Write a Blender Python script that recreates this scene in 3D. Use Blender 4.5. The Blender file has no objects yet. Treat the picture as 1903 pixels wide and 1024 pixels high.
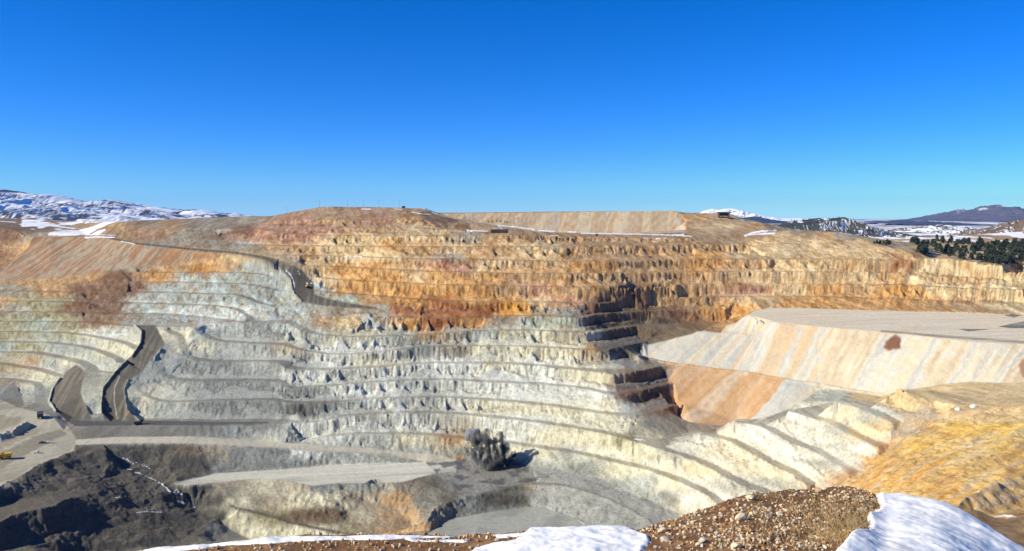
import bpy, bmesh, math, random
import numpy as np
from mathutils import Vector, Matrix
from mathutils.geometry import delaunay_2d_cdt

R = math.radians
sc = bpy.context.scene
# ------------------------------------------------------------------ camera
F = 1480.0
PITCH = math.atan(112 / F)
cam = bpy.data.cameras.new("camera")
cam.sensor_width = 36.0
cam.lens = 36.0 * F / 1903
cam.clip_start = 0.2
cam.clip_end = 60000
camo = bpy.data.objects.new("camera", cam)
camo.rotation_euler = (math.pi / 2 - PITCH, 0, 0)
sc.collection.objects.link(camo)
sc.camera = camo
# ------------------------------------------------------------------ world, sun, exposure
SUN_EL, SUN_AZ = R(31), math.atan2(-0.955, -0.295)     # sun to the left and a little behind
sc.view_settings.view_transform = 'Standard'
sc.view_settings.look = 'None'
sc.view_settings.exposure = 0.5
sc.view_settings.gamma = 1
w = bpy.data.worlds.new("World"); sc.world = w; w.use_nodes = True
nt = w.node_tree; bg = nt.nodes['Background']
sky = nt.nodes.new('ShaderNodeTexSky'); sky.sky_type = 'NISHITA'
sky.sun_disc = False; sky.sun_elevation = SUN_EL; sky.sun_rotation = SUN_AZ
sky.altitude = 1500; sky.air_density = 0.7; sky.dust_density = 0.3; sky.ozone_density = 5.0
hs = nt.nodes.new('ShaderNodeHueSaturation'); hs.inputs['Saturation'].default_value = 1.3
tint = nt.nodes.new('ShaderNodeMix'); tint.data_type = 'RGBA'; tint.blend_type = 'MULTIPLY'; tint.inputs[0].default_value = 1
tint.inputs[7].default_value = (1.0, 1.36, 1.82, 1)
nt.links.new(sky.outputs[0], hs.inputs['Color']); nt.links.new(hs.outputs[0], tint.inputs[6]); 
cap = nt.nodes.new('ShaderNodeVectorMath'); cap.operation = 'MINIMUM'; cap.inputs[1].default_value = (10.2, 10.2, 10.2)
nt.links.new(tint.outputs[2], cap.inputs[0]); nt.links.new(cap.outputs[0], bg.inputs[0])
bg.inputs[1].default_value = 0.07
sun = bpy.data.lights.new("sun", 'SUN'); sun.energy = 5.0; sun.angle = R(0.5); sun.color = (1, 0.945, 0.80)
suno = bpy.data.objects.new("sun", sun); sc.collection.objects.link(suno)
Ldir = Vector((math.sin(SUN_AZ) * math.cos(SUN_EL), math.cos(SUN_AZ) * math.cos(SUN_EL), math.sin(SUN_EL)))
suno.rotation_euler = Ldir.to_track_quat('Z', 'Y').to_euler()
# ------------------------------------------------------------------ helpers
CP, SP = math.cos(PITCH), math.sin(PITCH)
def ray(px, py):
    x = (px - 951.5) / F; yu = -(py - 512) / F
    return x, CP + yu * SP, -SP + yu * CP
def at(px, py, v):
    """pixel -> point; v<0: on the level z=v, v>0: at ground distance v"""
    x, y, z = ray(px, py)
    t = v / z if v < 0 else v / y
    return (x * t, y * t, z * t)
def proj(X, Y, Z):
    yc = Y * CP - Z * SP; zu = Y * SP + Z * CP
    return 951.5 + F * X / yc, 512 - F * zu / yc
def vnoise(x, y, seed=0):
    x = np.asarray(x, dtype=np.float32); y = np.asarray(y, dtype=np.float32)
    xi = np.floor(x).astype(np.int64); yi = np.floor(y).astype(np.int64)
    fx = x - xi; fy = y - yi
    fx = fx * fx * (3 - 2 * fx); fy = fy * fy * (3 - 2 * fy)
    T = np.random.default_rng(seed).random((256, 256), dtype=np.float32) * 2 - 1
    g = lambda a, b: T[a & 255, b & 255]
    a = g(xi, yi); b = g(xi + 1, yi); c = g(xi, yi + 1); d = g(xi + 1, yi + 1)
    return (a + (b - a) * fx) * (1 - fy) + (c + (d - c) * fx) * fy
def fbm(x, y, seed=0, octv=4, gain=0.5):
    s = 0; a = 1; tot = 0
    ca, sa = math.cos(0.6), math.sin(0.6)
    for i in range(octv):
        s = s + a * vnoise(x, y, seed + i); tot += a
        a *= gain; x, y = (x * ca - y * sa) * 2.03 + 7.1, (x * sa + y * ca) * 2.03 + 3.7
    return s / tot
def sstep(a, b, x):
    t = np.clip((x - a) / (b - a), 0, 1); return t * t * (3 - 2 * t)
def tag(o, label=None, cat=None, group=None, kind=None):
    if label: o['label'] = label
    if cat: o['category'] = cat
    if group: o['group'] = group
    if kind: o['kind'] = kind
    return o
def link(o, parent=None):
    sc.collection.objects.link(o)
    if parent: o.parent = parent
    return o
def mesh_obj(name, V, Fc, mats, parent=None, midx=None, smooth=False, cols=None):
    me = bpy.data.meshes.new(name)
    V = np.asarray(V, dtype=np.float32)
    if isinstance(Fc, np.ndarray):
        me.vertices.add(len(V)); me.vertices.foreach_set('co', V.ravel())
        n = len(Fc); k = Fc.shape[1]
        me.loops.add(n * k); me.polygons.add(n)
        me.loops.foreach_set('vertex_index', Fc.ravel().astype(np.int32))
        me.polygons.foreach_set('loop_start', np.arange(0, n * k, k, dtype=np.int32))
        me.polygons.foreach_set('loop_total', np.full(n, k, dtype=np.int32))
    else:
        me.from_pydata([tuple(v) for v in V], [], Fc)
    if midx is not None:
        me.polygons.foreach_set('material_index', np.asarray(midx, dtype=np.int32))
    me.polygons.foreach_set('use_smooth', np.full(len(me.polygons), smooth, dtype=bool))
    if cols is not None:
        at_ = me.color_attributes.new('albedo', 'FLOAT_COLOR', 'POINT')
        c4 = np.ones((len(V), 4), dtype=np.float32); c4[:, :3] = cols
        at_.data.foreach_set('color', c4.ravel())
    me.update(calc_edges=True); me.validate()
    o = bpy.data.objects.new(name, me)
    for m in (mats if isinstance(mats, (list, tuple)) else [mats]): me.materials.append(m)
    return link(o, parent)
def new_mat(name):
    m = bpy.data.materials.new(name); m.use_nodes = True
    return m, m.node_tree, m.node_tree.nodes['Principled BSDF']
def ground_mat(name, s1, s2, amt=0.35, bump=0.5, bdist=0.6, rough=0.95):
    """albedo attribute (what the rock is) broken up by two noises and bumped"""
    m, t, b = new_mat(name); N = t.nodes.new; L = t.links.new
    ca = N('ShaderNodeVertexColor'); ca.layer_name = 'albedo'
    tc = N('ShaderNodeTexCoord')
    n1 = N('ShaderNodeTexNoise'); n1.inputs['Scale'].default_value = s1; n1.inputs['Detail'].default_value = 5; n1.inputs['Roughness'].default_value = 0.65
    n2 = N('ShaderNodeTexNoise'); n2.inputs['Scale'].default_value = s2; n2.inputs['Detail'].default_value = 4; n2.inputs['Roughness'].default_value = 0.7
    L(tc.outputs['Object'], n1.inputs['Vector']); L(tc.outputs['Object'], n2.inputs['Vector'])
    a = N('ShaderNodeMath'); a.operation = 'ADD'; L(n1.outputs['Fac'], a.inputs[0]); L(n2.outputs['Fac'], a.inputs[1])
    mr = N('ShaderNodeMapRange'); mr.inputs['From Min'].default_value = 0.7; mr.inputs['From Max'].default_value = 1.3
    mr.inputs['To Min'].default_value = 1 - amt; mr.inputs['To Max'].default_value = 1 + amt
    L(a.outputs[0], mr.inputs[0])
    mx = N('ShaderNodeMix'); mx.data_type = 'RGBA'; mx.blend_type = 'MULTIPLY'; mx.inputs[0].default_value = 1
    cb = N('ShaderNodeCombineColor'); [L(mr.outputs[0], cb.inputs[i]) for i in range(3)]
    L(ca.outputs[0], mx.inputs[6]); L(cb.outputs[0], mx.inputs[7])
    L(mx.outputs[2], b.inputs['Base Color'])
    bp = N('ShaderNodeBump'); bp.inputs['Strength'].default_value = bump; bp.inputs['Distance'].default_value = bdist
    L(a.outputs[0], bp.inputs['Height']); L(bp.outputs[0], b.inputs['Normal'])
    b.inputs['Roughness'].default_value = rough; b.inputs['Specular IOR Level'].default_value = 0.15
    return m
def plain(name, col, rough=0.7, metal=0.0, nz=0.15, sc_=3.0):
    m, t, b = new_mat(name); N = t.nodes.new; L = t.links.new
    n = N('ShaderNodeTexNoise'); n.inputs['Scale'].default_value = sc_; n.inputs['Detail'].default_value = 4
    tc = N('ShaderNodeTexCoord'); L(tc.outputs['Object'], n.inputs['Vector'])
    r = N('ShaderNodeValToRGB'); e = r.color_ramp.elements
    e[0].position = 0.3; e[1].position = 0.7
    e[0].color = tuple(c * (1 - nz) for c in col) + (1,); e[1].color = tuple(min(1, c * (1 + nz)) for c in col) + (1,)
    L(n.outputs['Fac'], r.inputs[0]); L(r.outputs[0], b.inputs['Base Color'])
    b.inputs['Roughness'].default_value = rough; b.inputs['Metallic'].default_value = metal
    return m

# ------------------------------------------------------------------ pit: surveyed break lines
# every bench crest is traced, set on its level, and a toe line is offset uphill of it; the lines are triangulated
B = []      # bench crests: (points (px,py,z or D), berm width)
L0 = []     # plain break lines
def bench(pts, w=7.0): B.append((pts, w * 1.12))
def brk(*pts): L0.append(list(pts))
# central wall and its right-hand return
bench([(535,597,962),(568,618,915),(621,625,906),(679,626,905),(781,623,907),(902,615,-132.5),(1003,615,-132.5),(1079,618,-132.5),(1117,614.6,-132.5),(1155,608,-132.5),(1206,603,-132.5)])
bench([(690,592,940),(750,589,935),(800,593,930),(902,589,932),(993,587,-118),(1079,590,-118),(1110,584,-118),(1191,579,-118),(1280,576,-118),(1345,576,-118)])
bench([(527,641,902),(550,649,888),(578,655,884),(629,659,882),(679,656.5,882),(800,645,885),(896,644,-147),(993,645,-147),(1102,650,-147),(1127,646,-147),(1168,641,-147),(1204,634,-147)])
bench([(521,673,873),(531,684,862),(562,687,860),(629,687,858),(700,683,860),(800,676,866),(880,676,-162.5),(942,677,-162.5),(1016,682,-162.5),(1100,690,-162.5),(1143,694.6,-162.5),(1181,690,-162.5),(1229,679,-162.5)],11)
bench([(519,708.6,848),(530,720,838),(590,719,836),(679,712,838),(800,706,844),(902,710,-177),(1016,715,-177),(1087,722.5,-177),(1125,731.4,-177),(1141,733,-177),(1168,727.6,-177),(1252,712,-177)])
bench([(502,743,820),(532,748,814),(578,749,812),(629,748,812),(705,741.6,818),(800,739,822),(902,743,-191),(1018,754,-191),(1130,769.5,-191),(1161,771.5,-191),(1196,768,-191),(1272,749,-191)])
bench([(527,786,790),(562,787,788),(593,785,787),(634,776,792),(679,771,796),(800,768,800),(881,773,-202),(1018,788.6,-202),(1120,806,-202),(1182,822,-202),(1215,832,-202),(1241,840,-202),(1302,862,-202),(1378,901,-202),(1440,924,-202),(1500,960,-202)],8)
bench([(560,822,772),(623,810,775),(715,807,778),(781,808,777),(863,816,-221),(934,823,-220.5),(1079,845,-220),(1137,858,-219),(1200,873,-217.5),(1255,893,-216),(1312,922,-215),(1350,955,-215),(1420,1010,-215)],8)
# upper benches
bench([(590,542,1008),(679,548,1000),(768,556,975),(880,561,960),(1003,561,-105),(1109,564,-106.5),(1190,556,-105.3),(1280,553,-104.5),(1500,551,-103),(1678,557,-104),(1903,563,-104.5)])
bench([(588,515,1037),(629,520,1026),(806,529,990),(880,530.5,982),(1000,533,-88.5),(1109,534,-88.5),(1280,529,-89),(1500,528,-88.6),(1700,532,-89),(1903,541,-91)])
bench([(565,494,1052),(629,496,1050),(806,505,1012),(880,506,1007),(950,509,1005),(1050,508,-73),(1280,505,-73.6),(1500,506,-74),(1678,507.6,-74.5),(1903,524,-82)])
bench([(500,474,1068),(629,476,1072),(730,480,1045),(880,482,1034),(1000,485,-59),(1109,486,-59.5),(1280,482,-59),(1500,482,-58.5),(1627,483.5,-58.5),(1720,486,-60)])
bench([(420,453,1120),(552,457,1100),(705,458,1085),(880,459,1062),(1000,458,1068),(1120,456,-41),(1280,454,-40.5),(1380,452,-40)],6)
bench([(500,430,1140),(575,436,1130),(679,438,1115),(880,437,1095),(952,436,1095),(1100,440,1130),(1280,443,1140)],7)
bench([(380,424,1190),(522,424,1160),(629,424,1150),(730,422,1150),(857,427,1130)],9)
bench([(440,419,1230),(547,407,1205),(679,408,1195),(781,403,1200)],8)
# grey nose between the two haul roads
bench([(254,506,1080),(330,507,1070),(400,506,1060),(476,509,1045),(519,516,1034)])
bench([(240,524,1068),(330,525,1052),(400,527,1035),(451,528,1028),(524,542,1016)])
bench([(235,543,1050),(317,544,1030),(400,547,1015),(438,548,1010),(489,566,996),(512,569,992)])
bench([(220,563,1028),(295,565,1008),(396,569,995),(438,576,985),(468,599,962)])
bench([(205,583,1003),(300,584,985),(391,592,972),(435,598,962)],6)
bench([(183,600,972),(241,606,948),(287,607,942),(355,606,942),(400,600,948),(451,599,950),(533,597,960)],7)
bench([(361,609,928),(376,624,922),(406,634,915),(440,637,912),(527,641,902)],9)
bench([(305,614,932),(326,626,922),(333,648,902),(345,663,893),(381,671,888),(476,672,880),(521,673,873)],9)
bench([(290,655,893),(295,687,868),(312,702,858),(343,707,854),(400,707,853),(463,707,852),(519,708.6,848)],7)
bench([(244,705,849),(254,725,835),(277,741,824),(305,747,821),(400,745,821),(451,744,821),(502,743,820)],6)
bench([(119,782,798),(180,783,797),(274,785,795),(400,787,790),(463,786,790),(527,786,790)],13)
# grey nose left of the second road
bench([(124,620,955),(183,628.6,932),(229,639,910),(246,647,896)],8)
bench([(91,638,945),(140,644,930),(178,654,906),(213,669,882),(222,680,870)],9)
bench([(56,656,935),(89,661.6,922),(142,674,902),(160,684,884),(168,692,872)],10)
bench([(28,682,915),(63.5,687,902),(99,698,882)],8)
bench([(-60,704,900),(0,706,892),(38,710,880),(63,716,865),(60,732,850),(45,748,835)],8)
# greenish wall far left
bench([(0,541,1062),(80,542,1060),(150,545,1050)],6)
bench([(0,560,1042),(100,561,1036),(160,563,1030)],6)
bench([(0,580,1022),(150,581,1008)],6)
bench([(0,598,1004),(150,599,986)],6)
bench([(0,617,985),(124,619,962)],6)
bench([(0,636,966),(91,637,950)],6)
bench([(0,655,946),(56,655.5,938)],6)
bench([(0,676,926),(28,681,918)],6)
# near right wall
bench([(1302,808,-188),(1335,813,-188),(1368,827,-188),(1424,858,-188),(1475,886,-188),(1505,910,-188),(1560,960,-188)],8)
bench([(1363,784,-175),(1404,790,-175),(1465,820,-175),(1520,843,-175),(1566,872,-175),(1590,900,-175)],8)
bench([(1465,764,-160),(1541,787,-160),(1587,812,-160),(1633,830,-160)],8)
bench([(1547,748,-146),(1590,757,-146),(1626,771,-146),(1655,785,-147)],8)
bench([(1677,725,-131),(1715,738,-131),(1773,752,-131)],6)
# road 1
brk((193,442,1160),(254,454,1128),(355,465,1100),(440,472,1075),(490,483,1055),(520,500,1040),(540,520,1025),(545,545,1008),(562,561,994),(600,568,984),(700,575,960))
brk((193,437,1172),(254,449,1140),(355,460,1112),(440,467,1086),(500,477,1062),(535,487,1050),(560,500,1042),(572,515,1035),(583,527,1028),(583,545,1010),(600,552,1003),(640,562,990),(700,571,966))
# road 2
brk((249,607,944),(262,620,928),(260,640,906),(244,664,882),(215,692,858),(190,725,833),(188,757,812),(193,778,799))
brk((289,609,941),(300,625,924),(307,640,908),(287,660,886),(265,690,862),(238,708,845),(232,725,832),(236,757,811),(256,778,798))
# road 3
brk((125,690,886),(113,707,869),(100,722,860),(93,748,835),(105,764,815),(120,778,799))
brk((142,679,898),(160,694,869),(153,712,852),(150,730,836),(160,755,815),(172,778,799))
# pads and light haul road
brk((-150,742,-192),(0,745,-194),(40,760,-199),(100,776,-203))
brk((-150,790,-203),(0,800,-205),(70,800,-207),(119,800,-209),(140,815,-212))
brk((140,817,-212),(216,813,-213),(355,812,-215),(480,818.6,-223),(542,824,-222),(654,831,-227),(806,845,-233),(844,853,-236))
brk((140,827,-212.5),(228,824,-213.5),(355,824,-216),(480,830,-220),(595,838,-225.5),(730,844,-231),(775,854,-235))
brk((-150,960,-212),(0,905,-212),(63,871,-212),(94,855.5,-212),(137,838,-212.5))
# lower face below the light road, floor
brk((330,896,-236),(400,879.5,-236),(524,872,-236),(616,864,-236),(700,862,-236),(790,862,-236))
brk((318,909,-237),(400,896,-236.5),(484,889,-236),(540,894,-236),(578,902,-236),(628,898,-236),(743,896,-236),(811,880,-237),(850,878,-237))
brk((860,855,-236.5),(925,857,-234.5),(988,868,-233.5),(1050,877,-233.5),(1105,889,-233.5),(1180,918,-234),(1231,941,-235),(1280,963,-236),(1330,1000,-237),(1380,1050,-237))
brk((795,966,-241),(804,950,-239),(816,940,-238.5),(837,930,-238),(867,924,-237.5),(917,911,-237.5),(955,905,-237.5),(990,899,-237.5))
brk((800,985,-247),(815,980,-248),(846,963,-248),(907,953,-248),(983,942,-248),(1010,944,-247.6),(1060,957,-247.4),(1100,985,-247.4),(1112,1025,-247.4))
brk((990,899,-237.2),(1050,903,-236),(1110,920,-236),(1170,944,-236),(1215,975,-236),(1245,1010,-236))
brk((700,905,-240),(760,925,-243),(781,950,-246),(785,975,-250))
brk((444,944,-251),(496,951,-253),(540,965,-256),(608,982,-259),(656,989,-260),(700,996,-260))
brk((440,951,-251),(496,960,-254),(540,974,-257),(608,989,-260))
brk((410,975,-262),(470,1003,-268),(600,1012,-267))
brk((680,930,-248),(740,950,-252),(781,998,-260))
# dark slope lower left
brk((-100,962,-223),(0,939,-222),(46,926,-222),(94,918,-222),(150,905,-223))
brk((-100,1000,-223),(0,972,-222.5),(23,960,-223),(51,952,-223),(96,944,-223.5),(132,929,-225),(178,916,-227))
brk((-100,1045,-238),(33,1018,-239),(157,980,-242),(239,966,-245),(292,960,-248))
brk((-100,1060,-240),(40,1030,-241),(165,992,-245),(250,975,-248),(300,968,-250))
brk((200,845,-217),(215,862,-226),(234,876,-230),(275,892,-236),(312,908,-240),(345,925,-246),(362,941,-251),(400,965,-258),(420,990,-264))
brk((250,845,-222),(300,858,-228),(322,885,-235),(330,896,-236))
brk((100,870,-216),(150,880,-222),(220,905,-232),(300,930,-242))
brk((150,1030,-252),(300,1020,-258),(400,1015,-262))
# the pale waste dump on the right
brk((1388,585,-115),(1439,598,-115),(1495,604,-115),(1568,611,-115),(1690,621,-115),(1771,631,-115),(1903,640,-115))
brk((1390,583,-115.2),(1405,576,-115),(1430,572,-115),(1500,573,-115),(1652,578,-115),(1903,586,-115))
brk((1348,615,-132.5),(1400,622,-133),(1450,628,-134))
brk((1206,604,-132.3),(1260,600,-132),(1330,598,-132),(1352,598,-132))
brk((1210,610,-134),(1226,605,-133),(1282,612,-133.5),(1348,619,-134),(1414,626,-136),(1450,630,-138))
brk((1185,661,-160),(1234,673,-163),(1322,685,-164.5),(1388,693,-165),(1462,706,-165),(1526,715,-165),(1579,725,-165),(1640,734,-163),(1677,726,-157),(1786,711,-146),(1903,712,-139))
brk((1230,677,-163.5),(1322,688,-165.3),(1388,697,-166),(1462,710,-166),(1526,719,-166),(1579,729,-166),(1640,737,-164))
brk((1254,765,-202),(1275,783,-202),(1338,791,-202),(1368,783,-201),(1414,781,-193),(1457,764,-184),(1500,740,-174),(1526,722,-168))
brk((1187,822,-202),(1240,815,-202),(1300,800,-202),(1345,795,-202))
brk((1560,745,-160),(1640,745,-158),(1665,750,-153))
brk((1786,716,-145),(1810,735,-140),(1903,725,-134))
# yellow slope right
brk((1903,757,-118),(1820,768,-124),(1760,778,-128),(1700,808,-132),(1640,850,-138),(1570,897,-146),(1540,940,-155))
brk((1903,800,-108),(1850,800,-112),(1780,812,-116),(1700,850,-121),(1640,893,-127),(1600,950,-134))
brk((1903,850,-100),(1830,860,-104),(1740,880,-108),(1680,920,-112),(1640,980,-115))
brk((1903,885,-98),(1850,900,-98),(1800,925,-97),(1760,950,-98))
brk((1903,930,-100),(1860,945,-100),(1820,970,-102))
brk((1903,990,-99),(1820,1020,-103))
# far dump, hill, rims (D given)
brk((800,398,1398),(830,396.5,1398),(940,395,1398),(1100,393.5,1398),(1200,392.5,1398),(1258,393,1398),(1270,403,1380),(1280,410,1370))
brk((858,410,1350),(870,413,1350),(930,420,1350),(1000,430,1350),(1080,432,1352),(1180,433,1352),(1275,432,1352))
brk((830,395.5,1500),(1100,392.8,1500),(1255,393,1490))
brk((1330,408,1480),(1390,416,1480),(1440,427,1470),(1500,434,1470),(1560,439,1450),(1620,446,1430))
brk((1261,394.5,1420),(1300,396,1400),(1360,398,1390),(1366,401,1388),(1384,413,1340),(1418,414,1330))
brk((1275,411,1340),(1330,410,1335),(1370,413,1310),(1420,417,1280))
brk((1275,427,1290),(1330,424,1290),(1375,425,1270))
brk((1270,438,1180),(1330,437,1190),(1390,438,1190),(1425,433,1200),(1464,427.6,1165),(1500,427.6,1160),(1560,432,1150))
brk((1560,433,1130),(1585,436,1125),(1595,454,1092),(1627,458,1080),(1678,463,1066),(1703,477,1040),(1754,480,1030),(1903,502,985))
brk((1400,419,1330),(1440,431,1300),(1500,434,1260),(1560,438,1230))
brk((400,404,1330),(465,401.5,1320),(522,401,1300),(547,394.6,1290),(598,386,1280),(616,384,1280),(649,385.5,1280),(705,385.5,1280),(768,387.5,1280),(789,388,1275),(811,397,1265),(850,406,1240),(868,413,1210))
brk((598,384.5,1330),(700,385,1330),(790,388,1320))
brk((229,412,1260),(302,410,1290),(400,404,1330))
brk((160,436,1240),(229,413,1255))
brk((193,434,1190),(260,428,1190),(345,424,1190))
brk((880,429,1180),(950,431,1180),(1050,436,1190),(1100,437,1200))
# brown dump far left
brk((60,441,1175),(120,440,1175),(193,443,1160))
brk((52,460,1165),(20,490,1130),(-5,520,1095))
brk((-200,523,1090),(0,523,1090),(86,516,1094),(162,508.5,1095),(279,492,1095),(330,489,1090))
brk((-200,424,1300),(0,424,1290),(60,440,1200))
brk((-200,405,1600),(0,405,1600),(60,412,1500),(190,412,1500))
bench([(-40,445,1245),(0,446,1240),(48,444,1225)],8)
bench([(-40,462,1225),(0,463,1220),(40,462,1205)],8)
bench([(-40,483,1200),(0,484,1195),(20,483,1185)],8)

def cat(pts, step=5.0):
    """Catmull-Rom through world points"""
    P = [np.array(p) for p in pts]
    if len(P) < 3: 
        n = max(2, int(np.linalg.norm(P[1] - P[0]) / step) + 1)
        return [P[0] + (P[1] - P[0]) * i / (n - 1) for i in range(n)]
    Q = [2 * P[0] - P[1]] + P + [2 * P[-1] - P[-2]]
    out = []
    for i in range(1, len(Q) - 2):
        n = max(1, int(np.linalg.norm(Q[i + 1] - Q[i]) / step))
        t0, t1, t2 = [max(1e-3, np.linalg.norm(Q[k + 1] - Q[k])) ** .5 for k in (i - 1, i, i + 1)]
        m1 = ((Q[i] - Q[i-1]) / t0 - (Q[i+1] - Q[i-1]) / (t0 + t1) + (Q[i+1] - Q[i]) / t1) * t1
        m2 = ((Q[i+1] - Q[i]) / t1 - (Q[i+2] - Q[i]) / (t1 + t2) + (Q[i+2] - Q[i+1]) / t2) * t1
        for j in range(n):
            t = j / n
            out.append((2*t**3 - 3*t**2 + 1) * Q[i] + (t**3 - 2*t**2 + t) * m1 + (-2*t**3 + 3*t**2) * Q[i+1] + (t**3 - t**2) * m2)
    out.append(P[-1]); return out
def ext(pts):
    pts = list(pts)
    if pts[0][0] == 0: pts = [(-200,) + tuple(pts[0][1:])] + pts
    if pts[-1][0] == 1903: pts = pts + [(2110, pts[-1][1] + (pts[-1][1] - pts[-2][1]) * .3, pts[-1][2])]
    if pts[0][0] == 1903: pts = [(2110, pts[0][1], pts[0][2])] + pts
    if pts[-1][0] == 0: pts = pts + [(-200,) + tuple(pts[-1][1:])]
    return pts
tv, te, tb = [], [], []            # x,y,z ; edges ; bench flag
def addline(W, flag):
    i0 = len(tv)
    for p in W: tv.append(tuple(p)); tb.append(flag)
    for i in range(len(W) - 1): te.append((i0 + i, i0 + i + 1))
for pts, wd in B:
    W = cat([at(*p) for p in ext(pts)])
    addline(W, True)
    A = np.array(W); T = np.gradient(A[:, :2], axis=0)
    k = np.ones(5) / 5
    if len(T) > 8:
        T = np.stack([np.convolve(np.pad(T[:, c], 2, mode='edge'), k, 'valid') for c in (0, 1)], 1)
    T /= np.linalg.norm(T, axis=1)[:, None]
    O = A.copy(); O[:, 0] += -T[:, 1] * wd; O[:, 1] += T[:, 0] * wd
    O[:, 2] += 0.25
    addline([O[0]] + [O[i] for i in range(1, len(O) - 1) if i % 2 == 0] + [O[-1]], True)
for pts in L0: addline(cat([at(*p) for p in ext(pts)], 7.0), False)
for px in range(-260, 2200, 60):      # inner and outer rings
    u = (px - 951.5) / F
    for r_, z_ in ((232, -125 if px < 1560 else -95), (380, -215 if px < 1480 else -120)):
        if r_ == 380 and px >= 1480: continue
        tv.append((u * r_, r_, z_)); tb.append(False)
    for r_, dz in ((1750, 0), (2150, -6)):
        z_ = np.interp(px, [-260, 200, 500, 900, 1280, 1500, 1700, 1903, 2160], [-14, -14, -16, -6, -8, -42, -62, -52, -40]) + dz
        tv.append((u * r_, r_, z_)); tb.append(False)
for q in [(1650,452,1300),(1720,456,1250),(1800,462,1200),(1903,470,1150),(1750,440,1500),(1850,440,1450),(1903,430,1500),(300,408,1500),(650,392,1450),(500,402,1450),(2050,480,1150),(2080,440,1450)]:
    tv.append(at(*q)); tb.append(False)
TV = np.array(tv); UV = np.stack([TV[:, 0] / TV[:, 1], np.log(TV[:, 1])], 1)
cv, ce, cf, ov, oe, of = delaunay_2d_cdt([Vector(p) for p in UV], te, [], 0, 1e-6)
cv = np.array([tuple(p) for p in cv])
cz = np.full(len(cv), np.nan); cb = np.zeros(len(cv), bool)
for i, o in enumerate(ov):
    if o: cz[i] = TV[o[0], 2]; cb[i] = tb[o[0]]
nb = [[] for _ in cv]
for a, b in ce: nb[a].append(b); nb[b].append(a)
for _ in range(3):
    for i in np.where(np.isnan(cz))[0]:
        v = [(cz[j], np.hypot(*(cv[j] - cv[i])), cb[j]) for j in nb[i] if not np.isnan(cz[j])]
        if v:
            ww = [1 / (d + 1e-5) for _, d, _ in v]; cz[i] = sum(a * q for (a, _, _), q in zip(v, ww)) / sum(ww); cb[i] = any(c for *_, c in v)
cz = np.nan_to_num(cz, nan=-100)
# ------------------------------------------------------------------ raster the TIN to a fine grid (u = X/Y, l = ln Y)
NU, NL = 1700, 1350
U0, U1 = (-150 - 951.5) / F, (2053 - 951.5) / F
LA, LB = math.log(240), math.log(2000)
du, dl = (U1 - U0) / (NU - 1), (LB - LA) / (NL - 1)
Z = np.full((NL, NU), np.nan, np.float32); ZL = Z.copy(); ZH = Z.copy(); BE = np.zeros((NL, NU), bool)
gx = (cv[:, 0] - U0) / du; gy = (cv[:, 1] - LA) / dl
for f in cf:
    for k in range(1, len(f) - 1):
        a, b, c = f[0], f[k], f[k + 1]
        x0, x1, x2 = gx[a], gx[b], gx[c]; y0, y1, y2 = gy[a], gy[b], gy[c]
        i0 = max(0, math.ceil(min(x0, x1, x2))); i1 = min(NU - 1, math.floor(max(x0, x1, x2)))
        j0 = max(0, math.ceil(min(y0, y1, y2))); j1 = min(NL - 1, math.floor(max(y0, y1, y2)))
        if i1 < i0 or j1 < j0: continue
        den = (y1 - y2) * (x0 - x2) + (x2 - x1) * (y0 - y2)
        if abs(den) < 1e-9: continue
        I, J = np.meshgrid(np.arange(i0, i1 + 1), np.arange(j0, j1 + 1))
        wa = ((y1 - y2) * (I - x2) + (x2 - x1) * (J - y2)) / den
        wb = ((y2 - y0) * (I - x2) + (x0 - x2) * (J - y2)) / den
        wc = 1 - wa - wb
        m = (wa >= -1e-5) & (wb >= -1e-5) & (wc >= -1e-5)
        zz = wa * cz[a] + wb * cz[b] + wc * cz[c]
        Z[J[m], I[m]] = zz[m]
        lo, hi = min(cz[a], cz[b], cz[c]), max(cz[a], cz[b], cz[c])
        ZL[J[m], I[m]] = lo; ZH[J[m], I[m]] = hi
        BE[J[m], I[m]] = cb[a] and cb[b] and cb[c] and 5 < hi - lo < 24
for j in range(NL):                    # holes, if any
    r = Z[j]; bad = np.isnan(r)
    if bad.any() and not bad.all():
        idx = np.where(~bad)[0]; Z[j] = np.interp(np.arange(NU), idx, r[idx])
Z = np.nan_to_num(Z, nan=-100)
UU, LL = np.meshgrid(np.linspace(U0, U1, NU, dtype=np.float32), np.linspace(LA, LB, NL, dtype=np.float32))
YY = np.exp(LL); XX = UU * YY
PX0, PY0 = proj(XX, YY, Z)             # where each point of the bare survey lies: used only to look up which rock it is
def inpoly(px, py, poly):
    c = np.zeros(px.shape, bool); n = len(poly)
    xs = [p[0] for p in poly]; ys = [p[1] for p in poly]
    for i in range(n):
        x0, y0 = poly[i]; x1, y1 = poly[(i + 1) % n]
        if y0 == y1: continue
        t = ((y0 > py) != (y1 > py)) & (px < (x1 - x0) * (py - y0) / (y1 - y0) + x0)
        c ^= t
    return c
def dline(px, py, pts, yw=1.0):
    d = np.full(px.shape, 1e9, np.float32)
    for (x0, y0), (x1, y1) in zip(pts[:-1], pts[1:]):
        vx, vy = x1 - x0, (y1 - y0) * yw; L2 = vx * vx + vy * vy + 1e-9
        t = np.clip(((px - x0) * vx + (py - y0) * yw * vy) / L2, 0, 1)
        d = np.minimum(d, np.hypot(px - x0 - t * vx, (py - y0) * yw - t * vy))
    return d
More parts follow.
